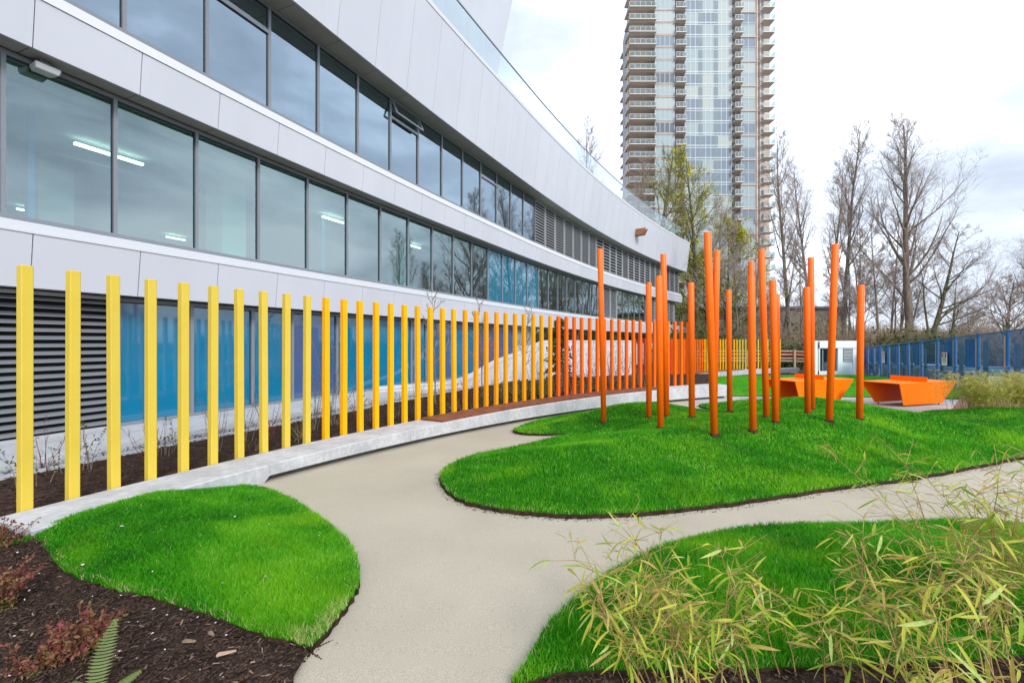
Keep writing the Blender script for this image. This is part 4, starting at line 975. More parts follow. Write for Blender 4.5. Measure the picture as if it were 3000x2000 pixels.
Wm = {'l': grid_window(wl, 2.35, 4, [0.0, 2.35], 'window', None), 'c': grid_window(wc, FH, 3, [.02, .50, .62, FH-.02], 'window', None, .10), 'r': grid_window(wr, FH-.12, 2, [0, .45, 2.7], 'window', None)}
PM = {}
def pm_(w, h, i):
    k = (round(w, 3), round(h, 3), i)
    if k not in PM: PM[k] = pane_mesh(w, h, TW[i])
    return PM[k]
def balc_mesh(w, d, chamfer=0, name='balcony'):
    b = MB(); b.hexa([(0, -d, 0), (w, -d, 0), (w, .8, 0), (0, .8, 0), (0, -d, .20), (w, -d, .20), (w, .8, .20), (0, .8, .20)]); return b.mesh(name, M_under)
def rail_mesh(w, d, nb):
    r = MB()
    for i in range(nb+1): x = w*i/nb; r.box(x-.03, x+.03, -d, -d+.06, .20, 1.25)
    r.box(.03, w-.03, -d, -d+.06, 1.2, 1.27)
    r.box(0, .05, -d+.06, 0, 1.2, 1.27); r.box(w-.05, w, -d+.06, 0, 1.2, 1.27); return r.mesh('railing', M_tframe)
def bglass_mesh(w, d):
    r = MB(); r.quad((.03, -d+.03, .3), (w-.03, -d+.03, .3), (w-.03, -d+.03, 1.19), (.03, -d+.03, 1.19)); r.quad((.02, -d+.04, .3), (.02, -.05, .3), (.02, -.05, 1.19), (.02, -d+.04, 1.19)); r.quad((w-.02, -d+.04, .3), (w-.02, -.05, .3), (w-.02, -.05, 1.19), (w-.02, -d+.04, 1.19)); return r.mesh('glass', M_tglass)
BL = [(1840, 1918, 1.6, 5, .6), (1976, 2006, 1.7, 3, .9), (2148, 2172, 1.6, 3, .9), (2229, 2262, 1.7, 2, .9)]
BMs = [(balc_mesh(tx(b)-tx(a), d), rail_mesh(tx(b)-tx(a), d, n), bglass_mesh(tx(b)-tx(a), d)) for a, b, d, n, y in BL]
slabm = MB(); slabm.box(tx(1838), tx(2008), -.35, 3, -.12, .12); SLm = slabm.mesh('floor_edge', M_conct)
slr = MB(); slr.box(tx(2172), tx(2230), .3, 3, -.16, .16); SLr = slr.mesh('floor_edge', M_conct)
dgl = MB(); dgl.quad((0, 0, 0), (1, 0, 0), (1, 0, 1), (0, 0, 1)); DG = dgl.mesh('door', TW[3])
for fl_ in range(3, 34):
    z = zb0+fl_*FH-TO.location.z
    o = link('floor_edge', SLm, TO, (0, 0, z))
    for (a, b, d, n, y), (bm_, rm_, gm_) in zip(BL, BMs):
        q = link('balcony', bm_, TO, (tx(a), y-.5, z-.02+.0)); link('railing', rm_, q); link('balcony_glass', gm_, q)
        wd_ = (tx(b)-tx(a))*.55; link('balcony_door', DG, TO, (tx(a)+(tx(b)-tx(a))*.3, (2.15 if a == 1840 else 2.55), z+.2), None, (wd_, 1, 2.1))
    c = tr_.choice((0, 0, 0, 1, 1, 2, 3)); w = link('window', Wm['l'], TO, (tx(1918), -.25, z+.3)); link('pane', pm_(wl, 2.35, c), w)
    for k in range(3):
        c = tr_.choice((0, 1, 2, 2, 2) if k == 0 else ((0, 0, 1, 2) if k == 1 else (0, 1, 2)))
        w = link('window', Wm['c'], TO, (tx(2009)+k*wc, .55, z)); link('pane', pm_(wc, FH, c), w)
        if k: link('spandrel', pm_(wc*.28, FH, 4), w, (-wc*.14, -.03, 0))
    c = tr_.choice((0, 0, 1, 2)); w = link('window', Wm['r'], TO, (tx(2174), .5, z+.06)); link('pane', pm_(wr, FH-.12, c), w)
    if fl_ % 2 == 0: link('floor_edge', SLr, TO, (0, 0, z))
    if fl_ < 28:
        mb_ = None
        q = link('balcony', BMs[1][0], TO, (tx(1818, 13), 13, z), (0, 0, 0), (.55, 1, 1))
mb = MB()
for x in (2218, 2227): mb.box(tx(x), tx(x+5), .2, 1.5, -4, FH*36)
mb.build('column', M_conct, TO)
swm = MB(); swm.quad((0, 0, 0), (tx(1840, 2.4)-tx(1827, 10.4), -8.0, 0), (tx(1840, 2.4)-tx(1827, 10.4), -8.0, FH*1.7), (0, 0, FH*1.7)); SW = swm.mesh('window', TW[2])
for fl_ in range(4, 27, 2): link('window', SW, TO, (tx(1827, 10.4)-.2, 10.4, zb0+fl_*FH-TO.location.z+.2))
# ------------------------------------------------------------------ trees
def prisms(S, k=3):
    """S: rows p0(3) p1(3) r0 r1 -> verts, quads"""
    S = np.asarray(S, float); p0, p1, r0, r1 = S[:, :3], S[:, 3:6], S[:, 6], S[:, 7]
    d = p1-p0; d /= np.maximum(np.linalg.norm(d, axis=1), 1e-9)[:, None]
    a = np.where(np.abs(d[:, 2:3]) < .9, np.array([[0, 0, 1.]]), np.array([[1., 0, 0]])); u = np.cross(d, a); u /= np.linalg.norm(u, axis=1)[:, None]; w = np.cross(d, u)
    t = 2*np.pi*np.arange(k)/k; ring = np.cos(t)[None, :, None]*u[:, None, :]+np.sin(t)[None, :, None]*w[:, None, :]
    Vv = np.concatenate([p0[:, None]+ring*r0[:, None, None], p1[:, None]+ring*r1[:, None, None]], 1)
    i0 = (np.arange(len(S))*2*k)[:, None]; Q = np.concatenate([i0+np.array([[j, (j+1) % k, k+(j+1) % k, k+j]]) for j in range(k)])
    return Vv.reshape(-1, 3), Q
def grow(seed, H, r, clear=.3, nl=16, spread=.55, up=.5, lean=(0, 0), fork=None, dens=1.0, wig=.10, stems=1, stem_sp=.18, ang=(.55, 1.0)):
    R_ = np.random.default_rng(seed); big, fine, tips = [], [], []
    def chain(p, d, L, r0, r1, ns, trop, wg):
        pts = [p.copy()]; dirs = []
        for i in range(ns):
            d = d+R_.normal(0, wg, 3)+np.array([0, 0, trop]); d /= np.linalg.norm(d); p = p+d*(L/ns); pts.append(p.copy()); dirs.append(d.copy())
        rs = np.linspace(r0, r1, ns+1)
        return pts, dirs, rs
    def put(lst, pts, rs):
        for a, b, x, y in zip(pts[:-1], pts[1:], rs[:-1], rs[1:]): lst.append((*a, *b, x, y))
    def side(d, ang):
        v = R_.normal(0, 1, 3); v -= d*(v@d); v /= np.linalg.norm(v); return d*math.cos(ang)+v*math.sin(ang)
    for sidx in range(stems):
        d0 = np.array([lean[0], lean[1], 1.0])+(R_.normal(0, stem_sp, 3)*np.array([1, 1, 0]) if stems > 1 else 0); d0 /= np.linalg.norm(d0)
        Hs = H*(1 if sidx == 0 else R_.uniform(.7, .95)); rs0 = r*(1 if stems == 1 else .75)
        tp_, td, tr__ = chain(np.array([R_.normal(0, .25) if stems > 1 else 0, R_.normal(0, .25) if stems > 1 else 0, -.3]), d0, Hs, rs0, rs0*.12, 12, .03, wig*.3); put(big, tp_, tr__)
        for q in range(int(nl)):
            t = clear+(1-clear)*((q+R_.random())/nl)**.9; j = min(int(t*12), 11); f = t*12-j
            p = tp_[j]*(1-f)+tp_[j+1]*f; rr_ = np.interp(t*12, np.arange(13), tr__)
            L = Hs*spread*(1.02-t)*R_.uniform(.75, 1.15)+Hs*.06
            b, bd, br = chain(p, side(td[j], R_.uniform(*ang)), L, max(rr_*.46, .012), .010, 7, .10*up, wig); put(big, b, br)
            for q2 in range(int(9*dens)):
                t2 = R_.uniform(.2, 1); j2 = min(int(t2*7), 6); p2 = b[j2]*(1-(t2*7-j2))+b[j2+1]*(t2*7-j2); L2 = L*R_.uniform(.25, .5)*(1.15-t2*.5)
                c, cd, cr_ = chain(p2, side(bd[j2], R_.uniform(.45, .9)), L2, max(br[j2]*.5, .010), .006, 4, .10*up, wig*1.3); put(fine, c, cr_)
                for q3 in range(int(6*dens)):
                    j3 = R_.integers(0, 4); L3 = L2*R_.uniform(.25, .55)
                    e1, ed, er = chain(c[j3+1], side(cd[j3], R_.uniform(.4, .9)), L3, .0085, .004, 2, .08*up, wig*1.6); put(fine, e1, er); tips.append(e1[-1]); tips.append(e1[1])
                    for q4 in range(int(2.2*dens)):
                        e2, _, er2 = chain(e1[R_.integers(1, 3)], side(ed[-1], R_.uniform(.3, .8)), L3*.6, .006, .0035, 1, .05, wig); put(fine, e2, er2); tips.append(e2[-1])
    return big, fine, np.array(tips)
def leafquads(tips, size, seed, jitter=.15, frac=1.0):
    R_ = np.random.default_rng(seed); T = tips[R_.random(len(tips)) < frac]; n = len(T); T = T+R_.normal(0, jitter, (n, 3))
    a = R_.normal(0, 1, (n, 3)); a /= np.linalg.norm(a, axis=1)[:, None]; b = np.cross(a, R_.normal(0, 1, (n, 3))); b /= np.linalg.norm(b, axis=1)[:, None]
    s = size*(.5+R_.random(n))[:, None]
    Vv = np.stack([T-a*s, T+b*s*.5, T+a*s, T-b*s*.5], 1).reshape(-1, 3); return Vv, (np.arange(n)*4)[:, None]+np.array([[0, 1, 2, 3]])
TREES = {}
def tree_meshes(key, bark, twig, tw=1.0, leaf=None, lsize=.12, lfrac=.6, **kw):
    big, fine, tips = grow(**kw); v, q = prisms(big, 6); m1 = npmesh('trunk', v, q, bark, True)
    fa = np.array(fine); fa[:, 6:] = np.maximum(fa[:, 6:]*tw, .006*tw); v, q = prisms(fa, 3); m2 = npmesh('crown', v, q, twig)
    m3 = None
    if leaf: v, q = leafquads(tips, lsize, kw['seed'], .12, lfrac); m3 = npmesh('leaves', v, q, leaf)
    TREES[key] = (m1, m2, m3)
def plant(name, key, px, base_y, Y, label, cat='tree', group=None, scale=1.0, rz=0.0, pos=None):
    p = Vector(pos) if pos else Vector(((px-1500)/F*Y, Y, float(zg(0, Y))-.05)); o = empty(name, p, rz); o.scale = (scale,)*3; tag(o, label, cat, group)
    m1, m2, m3 = TREES[key]; link('trunk', m1, o); c = link('crown', m2, o)
    if m3: link('leaves', m3, o)
    return o
tree_meshes('cot1', M_bark, M_twig, 1.1, seed=1, H=25, r=.27, clear=.40, nl=26, spread=.30, up=1.3, ang=(.35, .7), dens=1.15)
tree_meshes('cot2', M_bark, M_twig, 1.1, seed=2, H=26, r=.30, clear=.42, nl=26, spread=.34, up=1.2, ang=(.35, .75), dens=1.15)
tree_meshes('big', M_bark, M_twig, 1.1, seed=7, H=25, r=.44, clear=.28, nl=34, spread=.44, up=1.15, dens=1.2, ang=(.4, .85))
tree_meshes('leanr', M_bark2, M_twig, 1.1, seed=9, H=15, r=.30, clear=.22, nl=22, spread=.62, up=.35, lean=(.42, 0))
tree_meshes('thin', M_bark, M_twig, 1.6, seed=12, H=15, r=.14, clear=.30, nl=14, spread=.30, up=.9)
tree_meshes('multi', M_bark, M_twig, 1.7, seed=15, H=16, r=.17, clear=.3, nl=10, spread=.33, up=.8, stems=4, stem_sp=.14)
tree_meshes('round', M_bark2, M_twig, 1.7, seed=19, H=8, r=.22, clear=.18, nl=22, spread=.75, up=.3)
tree_meshes('bud', M_bark2, M_twig2, 1.7, leaf=M_bud, lsize=.13, lfrac=.6, seed=23, H=27, r=.40, clear=.34, nl=24, spread=.42, up=.8)
tree_meshes('budl', M_bark2, M_twig2, 1.6, leaf=M_bud, lsize=.12, lfrac=.8, seed=29, H=15, r=.2, clear=.12, nl=24, spread=.46, up=.5)
tree_meshes('oliv', M_bark2, M_twig2, 1.9, seed=33, H=26, r=.42, clear=.30, nl=24, spread=.5, up=.6, leaf=M_olive, lsize=.08, lfrac=.12)
GT = 'bare trees beyond the site fence'
plant('bare_tree', 'big', 2667, 0, 47, 'largest bare tree with a thick forked trunk, right of centre in the tree line', group=GT)
plant('bare_tree', 'leanr', 2690, 0, 46, 'bare tree leaning right with a wide low crown beside the largest tree', group=GT)
plant('bare_tree', 'cot1', 2318, 0, 50, 'tall slim bare tree just right of the tower', group=GT, rz=.8)
plant('bare_tree', 'cot2', 2468, 0, 52, 'tall bare tree rising behind the white shed', group=GT, rz=2.1)
plant('bare_tree', 'cot1', 2424, 0, 56, 'narrow bare tree between the two tall ones left of the shed', group=GT, rz=3.6, scale=.97)
plant('bare_tree', 'multi', 2541, 0, 49, 'many-stemmed bare tree left of the largest tree', group=GT)
plant('bare_tree', 'thin', 2580, 0, 45, 'thin bare tree leaning close beside the largest trunk on its left', group=GT, rz=1.0)
plant('bare_tree', 'thin', 2605, 0, 51, 'second thin bare tree left of the largest trunk', group=GT, rz=4.0, scale=1.1)
plant('bare_tree', 'thin', 2350, 0, 47, 'thin crooked bare stem beside the tall slim tree right of the tower', group=GT, rz=2.4, scale=.9)
plant('bare_tree', 'multi', 2275, 0, 52, 'clump of bare stems at the foot of the tower right edge', group=GT, rz=1.7, scale=.95)
plant('bare_tree', 'round', 2954, 0, 38, 'low round bare tree behind the fence at the right edge', group=GT, rz=.4)
plant('bare_tree', 'leanr', 2780, 0, 55, 'low spreading bare tree behind the leaning one', group=GT, rz=.5, scale=.75)
plant('bare_tree', 'round', 2840, 0, 60, 'small hazy bare tree behind the far end of the fence', group=GT, rz=2.4, scale=.9)
plant('bare_tree', 'cot2', 2385, 0, 54, 'slender bare tree squeezed between the tower and the shed trees', group=GT, rz=.3, scale=.9)
plant('bare_tree', 'multi', 2500, 0, 55, 'many-stemmed bare tree behind the white shed', group=GT, rz=.9, scale=1.1)
plant('bare_tree', 'multi', 2620, 0, 57, 'hazy many-stemmed tree behind the largest trunk', group=GT, rz=2.9, scale=1.1)
plant('bare_tree', 'cot1', 1745, 0, 86, 'bare treetop rising above the glass railing left of the tower', group=GT, rz=1.4, scale=1.65)
plant('bare_tree', 'cot2', 1835, 0, 80, 'bare treetop just left of the tower above the railing', group=GT, rz=3.0, scale=1.3)
plant('bare_tree', 'oliv', 1895, 0, 55, 'large bare olive-tinted tree in front of the tower left side', group=GT, rz=1.2)
plant('budding_tree', 'bud', 2045, 0, 58, 'tall tree with fresh yellow-green buds before the tower centre', group='trees coming into leaf')
plant('budding_tree', 'budl', 2125, 0, 58, 'rounded bright yellow-green tree right of the tall budding one', group='trees coming into leaf', rz=1.1, scale=1.2)
plant('budding_tree', 'budl', 2010, 0, 66, 'yellow-green budding tree behind the end of the white building', group='trees coming into leaf', rz=2.9, scale=1.15)
plant('budding_tree', 'budl', 2070, 0, 62, 'budding tree showing behind the tallest orange pole', group='trees coming into leaf', rz=4.4, scale=1.0)
plant('bare_tree', 'thin', 2165, 0, 48, 'dark bare stem between the budding trees and the tower right side', group=GT, rz=.6, scale=1.05)
plant('bare_tree', 'thin', 2205, 0, 47, 'second dark bare stem under the tower right side', group=GT, rz=5.0)
plant('bare_tree', 'thin', 2100, 0, 45, 'dark bare trunk left of the rounded yellow-green tree', group=GT, rz=3.3, scale=1.1)
# trees outside the frame to the right, seen in the windows
for k, (x, y, key, s_, z_) in enumerate(((62, 14, 'round', 1.0, .5), (70, 6, 'round', .9, 2.0), (54, 44, 'cot2', .8, 1.0), (60, 52, 'big', .7, 2.2), (66, -4, 'round', 1.1, 3.0))):
    plant('bare_tree', key, 0, 0, 0, f'{ORD[k]} bare tree right of the picture, seen reflected in the windows', group='trees reflected in the windows', scale=s_, rz=z_, pos=(x, y, -1.0))

# brush under the trees
def brush_mesh(seed, R0, H, n, m, leaf=None):
    R_ = np.random.default_rng(seed); S = []; tips = []
    for _ in range(n):
        p = np.array([R_.normal(0, R0*.4), R_.normal(0, R0*.4), -.1]); d = np.array([R_.normal(0, .35), R_.normal(0, .35), 1]); d /= np.linalg.norm(d); L = H*R_.uniform(.5, 1.05)
        for i in range(4):
            q = p+d*L/4; S.append((*p, *q, .022*(1-i/5), .022*(1-(i+1)/5))); p = q; d = d+R_.normal(0, .16, 3); d /= np.linalg.norm(d)
            for j in range(3):
                e = d+R_.normal(0, .55, 3); e /= np.linalg.norm(e); w = p+e*L*R_.uniform(.1, .28); S.append((*p, *w, .010, .006)); tips.append(w); tips.append((p+w)/2)
    v, q = prisms(S, 3); a = npmesh('stems', v, q, m); b = None
    if leaf: v, q = leafquads(np.array(tips), .11, seed, .12, .9); b = npmesh('leaves', v, q, leaf)
    return a, b
BR = [brush_mesh(41, 2.2, 3.2, 130, M_brush), brush_mesh(42, 2.4, 2.6, 140, M_brush), brush_mesh(43, 2.0, 3.0, 110, M_twig2, M_olive), brush_mesh(44, 1.8, 2.4, 110, M_brush, M_ever)]
bl = ['brown leafless thicket', 'low tan leafless thicket', 'olive green thicket', 'dark evergreen shrub']
spec = [(2000, 46, 2, 1.5), (2060, 52, 0, 1.6), (2110, 47, 2, 1.3), (2160, 50, 0, 1.5), (2215, 49, 3, 1.3), (2260, 47, 0, 1.3), (2310, 46, 3, 1.2), (2355, 48, 0, 1.5), (2385, 52, 3, 1.9), (2420, 46, 0, 1.3), (2470, 48, 1, 1.4), (2520, 44, 0, 1.4), (2560, 47, 0, 1.5), (2600, 43, 2, 1.2), (2640, 45, 0, 1.4), (2690, 42, 2, 1.2), (2735, 44, 3, 1.3), (2780, 43, 0, 1.2), (2820, 41, 3, 1.1), (2865, 42, 1, 1.3), (2910, 38, 0, 1.2), (2960, 36, 1, 1.3), (3010, 35, 0, 1.4), (2760, 62, 1, 2.0), (2900, 60, 1, 1.8), (2660, 64, 1, 2.0), (1960, 58, 2, 2.0)]
side_w = lambda px: 'behind the far posts' if px < 2300 else ('behind the white shed' if px < 2530 else ('behind the far fence half' if px < 2760 else 'behind the near fence half'))
seen = {}
for px, Y, k, s_ in spec:
    kk = (bl[k], side_w(px)); seen[kk] = seen.get(kk, 0)+1
    o = empty('brush_shrub', ((px-1500)/F*Y, Y, float(zg(0, Y))-.1), px*.37); o.scale = (s_, s_, s_)
    tag(o, f'{ORD[seen[kk]-1]} {bl[k]} {side_w(px)}, from the left', 'shrub', 'undergrowth below the bare trees')
    link('stems', BR[k][0], o)['kind'] = 'stuff'
    if BR[k][1]: link('leaves', BR[k][1], o)['kind'] = 'stuff'
# a far wood closing the horizon
R_ = np.random.default_rng(77); S = []
for _ in range(5200):
    x = R_.uniform(-30, 260); y = R_.uniform(150, 190); h = R_.uniform(4, 7.5); p = np.array([x, y, -1.2])
    q = p+np.array([R_.normal(0, .8), R_.normal(0, .8), h]); S.append((*p, *q, .13, .04))
    for j in range(5):
        t = R_.uniform(.3, 1); a = p+(q-p)*t; b = a+np.array([R_.normal(0, 1.3), R_.normal(0, 1), R_.uniform(.5, 2.5)]); S.append((*a, *b, .07, .03))
v, q = prisms(S, 3)
tag(link('far_wood', npmesh('far_wood', v, q, M_brush)), 'hazy brown leafless wood along the horizon', 'wood', kind='stuff')

# ------------------------------------------------------------------ shrubs and saplings in the bed
def shrub_mesh(seed, n, H, R0, m, leaf=None, lf=.25, rad=.006, ls=.02):
    R_ = np.random.default_rng(seed); S = []; tips = []
    for _ in range(n):
        p = np.array([R_.normal(0, R0*.25), R_.normal(0, R0*.25), -.05]); d = np.array([R_.normal(0, R0), R_.normal(0, R0), 1]); d /= np.linalg.norm(d); L = H*R_.uniform(.55, 1.05)
        for i in range(6):
            q = p+d*L/6; S.append((*p, *q, rad*(1-i/7.5), rad*(1-(i+1)/7.5))); p = q; d = d+R_.normal(0, .10, 3)+np.array([0, 0, .04]); d /= np.linalg.norm(d)
            if i > 0:
                for j in range(R_.integers(0, 3)):
                    e = d+R_.normal(0, .5, 3); e /= np.linalg.norm(e); w = p+e*L*R_.uniform(.06, .2); S.append((*p, *w, rad*.5, rad*.25)); tips += [w, (w+p)/2]
        tips.append(p)
    v, q = prisms(S, 4); a = npmesh('stems', v, q, m); b = None
    if leaf: v, q = leafquads(np.array(tips), ls, seed, .01, lf); b = npmesh('leaves', v, q, leaf)
    return a, b
SHB = [shrub_mesh(1, 9, 1.5, .28, M_grtwig), shrub_mesh(2, 7, 1.2, .22, M_redtwig), shrub_mesh(3, 8, .8, .30, M_grtwig, M_olive, .9), shrub_mesh(4, 12, 1.7, .22, M_grtwig, M_olive, .2), shrub_mesh(5, 10, .35, .5, M_brush, M_olive, .9)]
sl_ = ['bare grey-stemmed shrub', 'red-stemmed bare shrub', 'small shrub with sparse green leaves', 'tall bare twiggy shrub', 'tiny brown tussock']
bedspec = [(3, 1.5, .9, 2), (5.2, 1.3, .8, 2), (1.2, 1.2, .9, 2), (6.6, .9, .8, 0), (8.2, 1.2, 1.0, 0), (8.9, 1.0, .95, 1), (11.3, 1.0, 1.0, 0), (12.8, 1.1, 1.15, 3), (10.4, .7, .8, 2), (7.6, .6, .8, 4), (9.9, .5, .9, 4), (14.6, .9, .7, 2), (16.2, .8, .8, 2), (15.0, 1.5, 1.0, 1), (19, 1.3, .8, 0), (21, 1.0, .9, 1), (18.2, .6, 1.2, 4), (20.3, .5, 1.2, 4), (23.4, 1.2, 1.0, 1), (25.1, .8, .9, 2), (27, 1.2, 1.0, 0), (29.0, .8, 1.0, 4), (31, 1.4, .9, 3), (33.2, 1.0, .9, 0), (35.2, 1.3, 1.0, 3), (36.5, .8, .9, 1), (38, 1.2, 1.05, 3), (39.6, .8, .9, 0), (41, 1.3, 1.1, 3), (43, 1.0, .9, 0), (34, .6, 1.3, 4), (37.3, .6, 1.3, 4), (40.3, .6, 1.4, 4), (44.5, 1.4, 1.0, 3), (32, .6, 1.3, 4), (26, .5, 1.2, 4), (30.2, .7, 1.0, 2), (4.1, .8, .8, 1), (2.2, 1.8, .7, 1), (22.2, .5, 1.1, 4)]+[(24.5+j*.9+.35*math.sin(j*7), .7+.5*((j*37) % 10)/10, 1.5+.8*((j*53) % 10)/10, 4) for j in range(22)]+[(30.5+j*1.3, .9+.5*((j*29) % 10)/10, .85+.3*((j*41) % 10)/10, 3) for j in range(11)]
seen = {}
def runname(i): return 'pale yellow' if i < 10 else 'golden amber' if i < 20 else 'deep amber' if i < 30 else 'bright orange'
for i, dd, s_, k in sorted(bedspec):
    kk = (k, runname(i)); seen[kk] = seen.get(kk, 0)+1
    p = pp(i, -dd, -.03); o = empty('bed_shrub', p, i*1.7); o.scale = (s_,)*3
    tag(o, f'{ORD[seen[kk]-1]} {sl_[k]} behind the {runname(i)} posts, counted from the left', 'shrub', 'shrubs in the bed behind the posts')
    link('stems', SHB[k][0], o)['kind'] = 'stuff'
    if SHB[k][1]: link('leaves', SHB[k][1], o)['kind'] = 'stuff'
tree_meshes('sap', M_grtwig, M_grtwig, .55, seed=51, H=4.0, r=.028, clear=.25, nl=16, spread=.28, up=.7, dens=.45)
for k, (px, Y, s_) in enumerate(((1275, 12.6, .88), (1411, 14.2, .80), (1535, 15.6, .82))):
    plant('sapling', 'sap', px, 0, Y, f'{ORD[k]} slim bare sapling rising above the amber posts, from the left', 'sapling', 'saplings behind the amber posts', s_, k*2.0, pos=((px-1500)/F*Y, Y, -.03))
# young conifer
R_ = np.random.default_rng(9); S = [(0, 0, 0, .03, .02, 2.55, .025, .006)]; tips = []
for z in np.linspace(.35, 2.45, 20):
    for j in range(5):
        a = R_.uniform(0, 6.28); L = (2.75-z)*.26*R_.uniform(.7, 1.2)+.06; e = np.array([math.cos(a)*L, math.sin(a)*L, -.25*L]); p = np.array([0, 0, z]); S.append((*p, *(p+e), .006, .003))
        for t in np.linspace(.15, 1.05, 9): tips.append(p+e*t)
CF = empty('young_conifer', ((1640-1500)/F*16.6, 16.6, -.03)); tag(CF, 'slender young conifer between the amber and orange posts', 'conifer')
v, q = prisms(S, 4); link('trunk', npmesh('trunk', v, q, M_bark), CF); v, q = leafquads(np.repeat(np.array(tips), 3, 0), .06, 3, .035, 1); link('needles', npmesh('needles', v, q, M_ever), CF)

# ------------------------------------------------------------------ foreground plants
def leaf_mesh(L, W, bend, m, name='leaf', n=5, twist=.3):
    V = []; Fq = []
    for i in range(n+1):
        t = i/n; w = W*(math.sin(math.pi*min(1, t*.93+.07))**.75)*(1 if t < .97 else .15)/2
        x = L*(t-bend*.25*t*t); z = -bend*L*t*t*.7; tw = twist*t
        V += [(x, -w*math.cos(tw), z-w*math.sin(tw)-abs(w)*.0), (x, 0, z-w*.25), (x, w*math.cos(tw), z+w*math.sin(tw))]
    for i in range(n):
        a = i*3; Fq += [(a, a+1, a+4, a+3), (a+1, a+2, a+5, a+4)]
    return np.array(V), np.array(Fq)
M_bl = [mat('bamboo_leaf_green', (.20, .34, .02), .5, .25, var=(.30, .40, .035), vscale=6, transl=.35), mat('bamboo_leaf_lime', (.46, .52, .04), .5, .25, var=(.56, .52, .09), vscale=6, transl=.35), mat('bamboo_leaf_straw', (.58, .44, .15), .55, .25, var=(.45, .33, .08), vscale=6, transl=.35), mat('bamboo_leaf_pale', (.56, .62, .22), .5, .3, var=(.36, .50, .09), vscale=8, transl=.35)]
LD = [leaf_mesh(1, .092, b, None, twist=tw) for b, tw in ((.15, .2), (.35, .6), (.6, -.4))]
LM = [[npmesh('leaf', v, f, m, True) for v, f in LD] for m in M_bl]
def bamboo(name, label, bases, hts, seed, lean=(0, 0), nleaf=14, L=(.07, .155), zf=None, group='bamboo clumps in the foreground', indiv=300, spreadl=.25, mix=(.28, .38, .21, .13)):
    R_ = np.random.default_rng(seed); B0 = Vector(bases[0]); B = empty(name, B0); tag(B, label, 'bamboo', group); S = []; T = []
    leaves = []
    for b, h in zip(bases, hts):
        p = np.array(b)-np.array(B0); d = np.array([R_.normal(lean[0], spreadl), R_.normal(lean[1], spreadl), 1.0]); d /= np.linalg.norm(d); ns = 9
        out = d.copy(); out[2] = 0; rad = .0042*(.7+.5*h); S.append([]); T.append([])
        for i in range(ns):
            q = p+d*h/ns; S[-1].append((*p, *q, rad*(1-i/ns*.75), rad*(1-(i+1)/ns*.75)))
            d = d+out*.05+R_.normal(0, .05, 3)+np.array([0, 0, -.02*i/ns*2]); d /= np.linalg.norm(d)
            if i >= 3:
                for j in range(3 if i < ns-1 else 4):
                    a = R_.uniform(0, 6.283); e = np.array([math.cos(a), math.sin(a), R_.uniform(.1, .8)]); e /= np.linalg.norm(e); bl_ = h*R_.uniform(.09, .27)
                    w = q+e*bl_; T[-1].append((*q, *w, .0018, .0011))
                    nn = max(1, int(nleaf*R_.uniform(.5, 1.3)/9*1.6))
                    for _ in range(nn):
                        t = R_.uniform(.4, 1.0); leaves.append((q+(w-q)*t, e, R_.uniform(*L), a))
            p = q
    for Sc, Tc in zip(S, T):
        v, q = prisms(Sc, 6); cu = link('culm', npmesh('culm', v, q, M_culm, True), B); v, q = prisms(Tc, 3); br_ = link('branchlets', npmesh('branchlets', v, q, M_culm), cu); br_['kind'] = 'stuff'
    bx = np.array(B0)
    order = sorted(range(len(leaves)), key=lambda i: np.linalg.norm(leaves[i][0]+bx-np.array([0, 0, EYE]))/leaves[i][2])
    acc = [[[], [], 0] for _ in range(4)]
    for n_, i in enumerate(order):
        p, e, l, a = leaves[i]; c = R_.choice(4, p=mix); k = R_.integers(0, 3)
        yaw = math.atan2(e[1], e[0])+R_.normal(0, .7); pitch = R_.normal(.15, .45); roll = R_.normal(0, .6)
        M = Matrix.Translation(Vector(p)) @ Matrix.Rotation(yaw, 4, 'Z') @ Matrix.Rotation(pitch, 4, 'Y') @ Matrix.Rotation(roll, 4, 'X') @ Matrix.Diagonal((l, l*R_.uniform(.8, 1.2), l, 1))
        if n_ < indiv:
            o = link('leaf', LM[c][k], B); o.matrix_local = M
        else:
            v, f = LD[k]; mm = np.array(M); acc[c][0].append(v@mm[:3, :3].T+mm[:3, 3]); acc[c][1].append(f+acc[c][2]); acc[c][2] += len(v)
    for c in range(4):
        if acc[c][2]:
            o = link('foliage', npmesh('foliage', np.concatenate(acc[c][0]), np.concatenate(acc[c][1]), M_bl[c], True), B); o['kind'] = 'stuff'
    return B
R_ = np.random.default_rng(100)
def ring(px, py, n, r, zf=zrb): 
    c = hit(px, py, zg)
    return [(c.x+R_.normal(0, r), c.y+R_.normal(0, r*.6), float(zg(c.x, c.y))-.02) for _ in range(n)]
bamboo('bamboo_clump', 'straw-tinged bamboo clump bending over the path at bottom centre', ring(2010, 2060, 22, .16), R_.uniform(.55, .98, 22), 101, lean=(-.22, .06), nleaf=12)
bamboo('bamboo_clump', 'low bamboo clump on the lawn right of the bottom-centre one', ring(2420, 2020, 7, .20), R_.uniform(.34, .62, 7), 102, lean=(-.10, .08), nleaf=4)
bamboo('bamboo_clump', 'broad leafy bamboo clump in the lower right between lawn and edge', ring(2720, 2010, 13, .24), R_.uniform(.45, .82, 13), 103, lean=(-.08, .05), nleaf=6)
bamboo('bamboo_clump', 'tallest bamboo clump rising at the right edge over the path', ring(3000, 1880, 36, .26), R_.uniform(.70, 1.22, 36), 104, lean=(-.07, .04), nleaf=13)
bamboo('bamboo_clump', 'nearest bamboo clump in the lower right corner with large leaves', ring(2900, 2260, 9, .16), R_.uniform(.45, .80, 9), 105, lean=(-.06, .10), nleaf=7, L=(.10, .19))
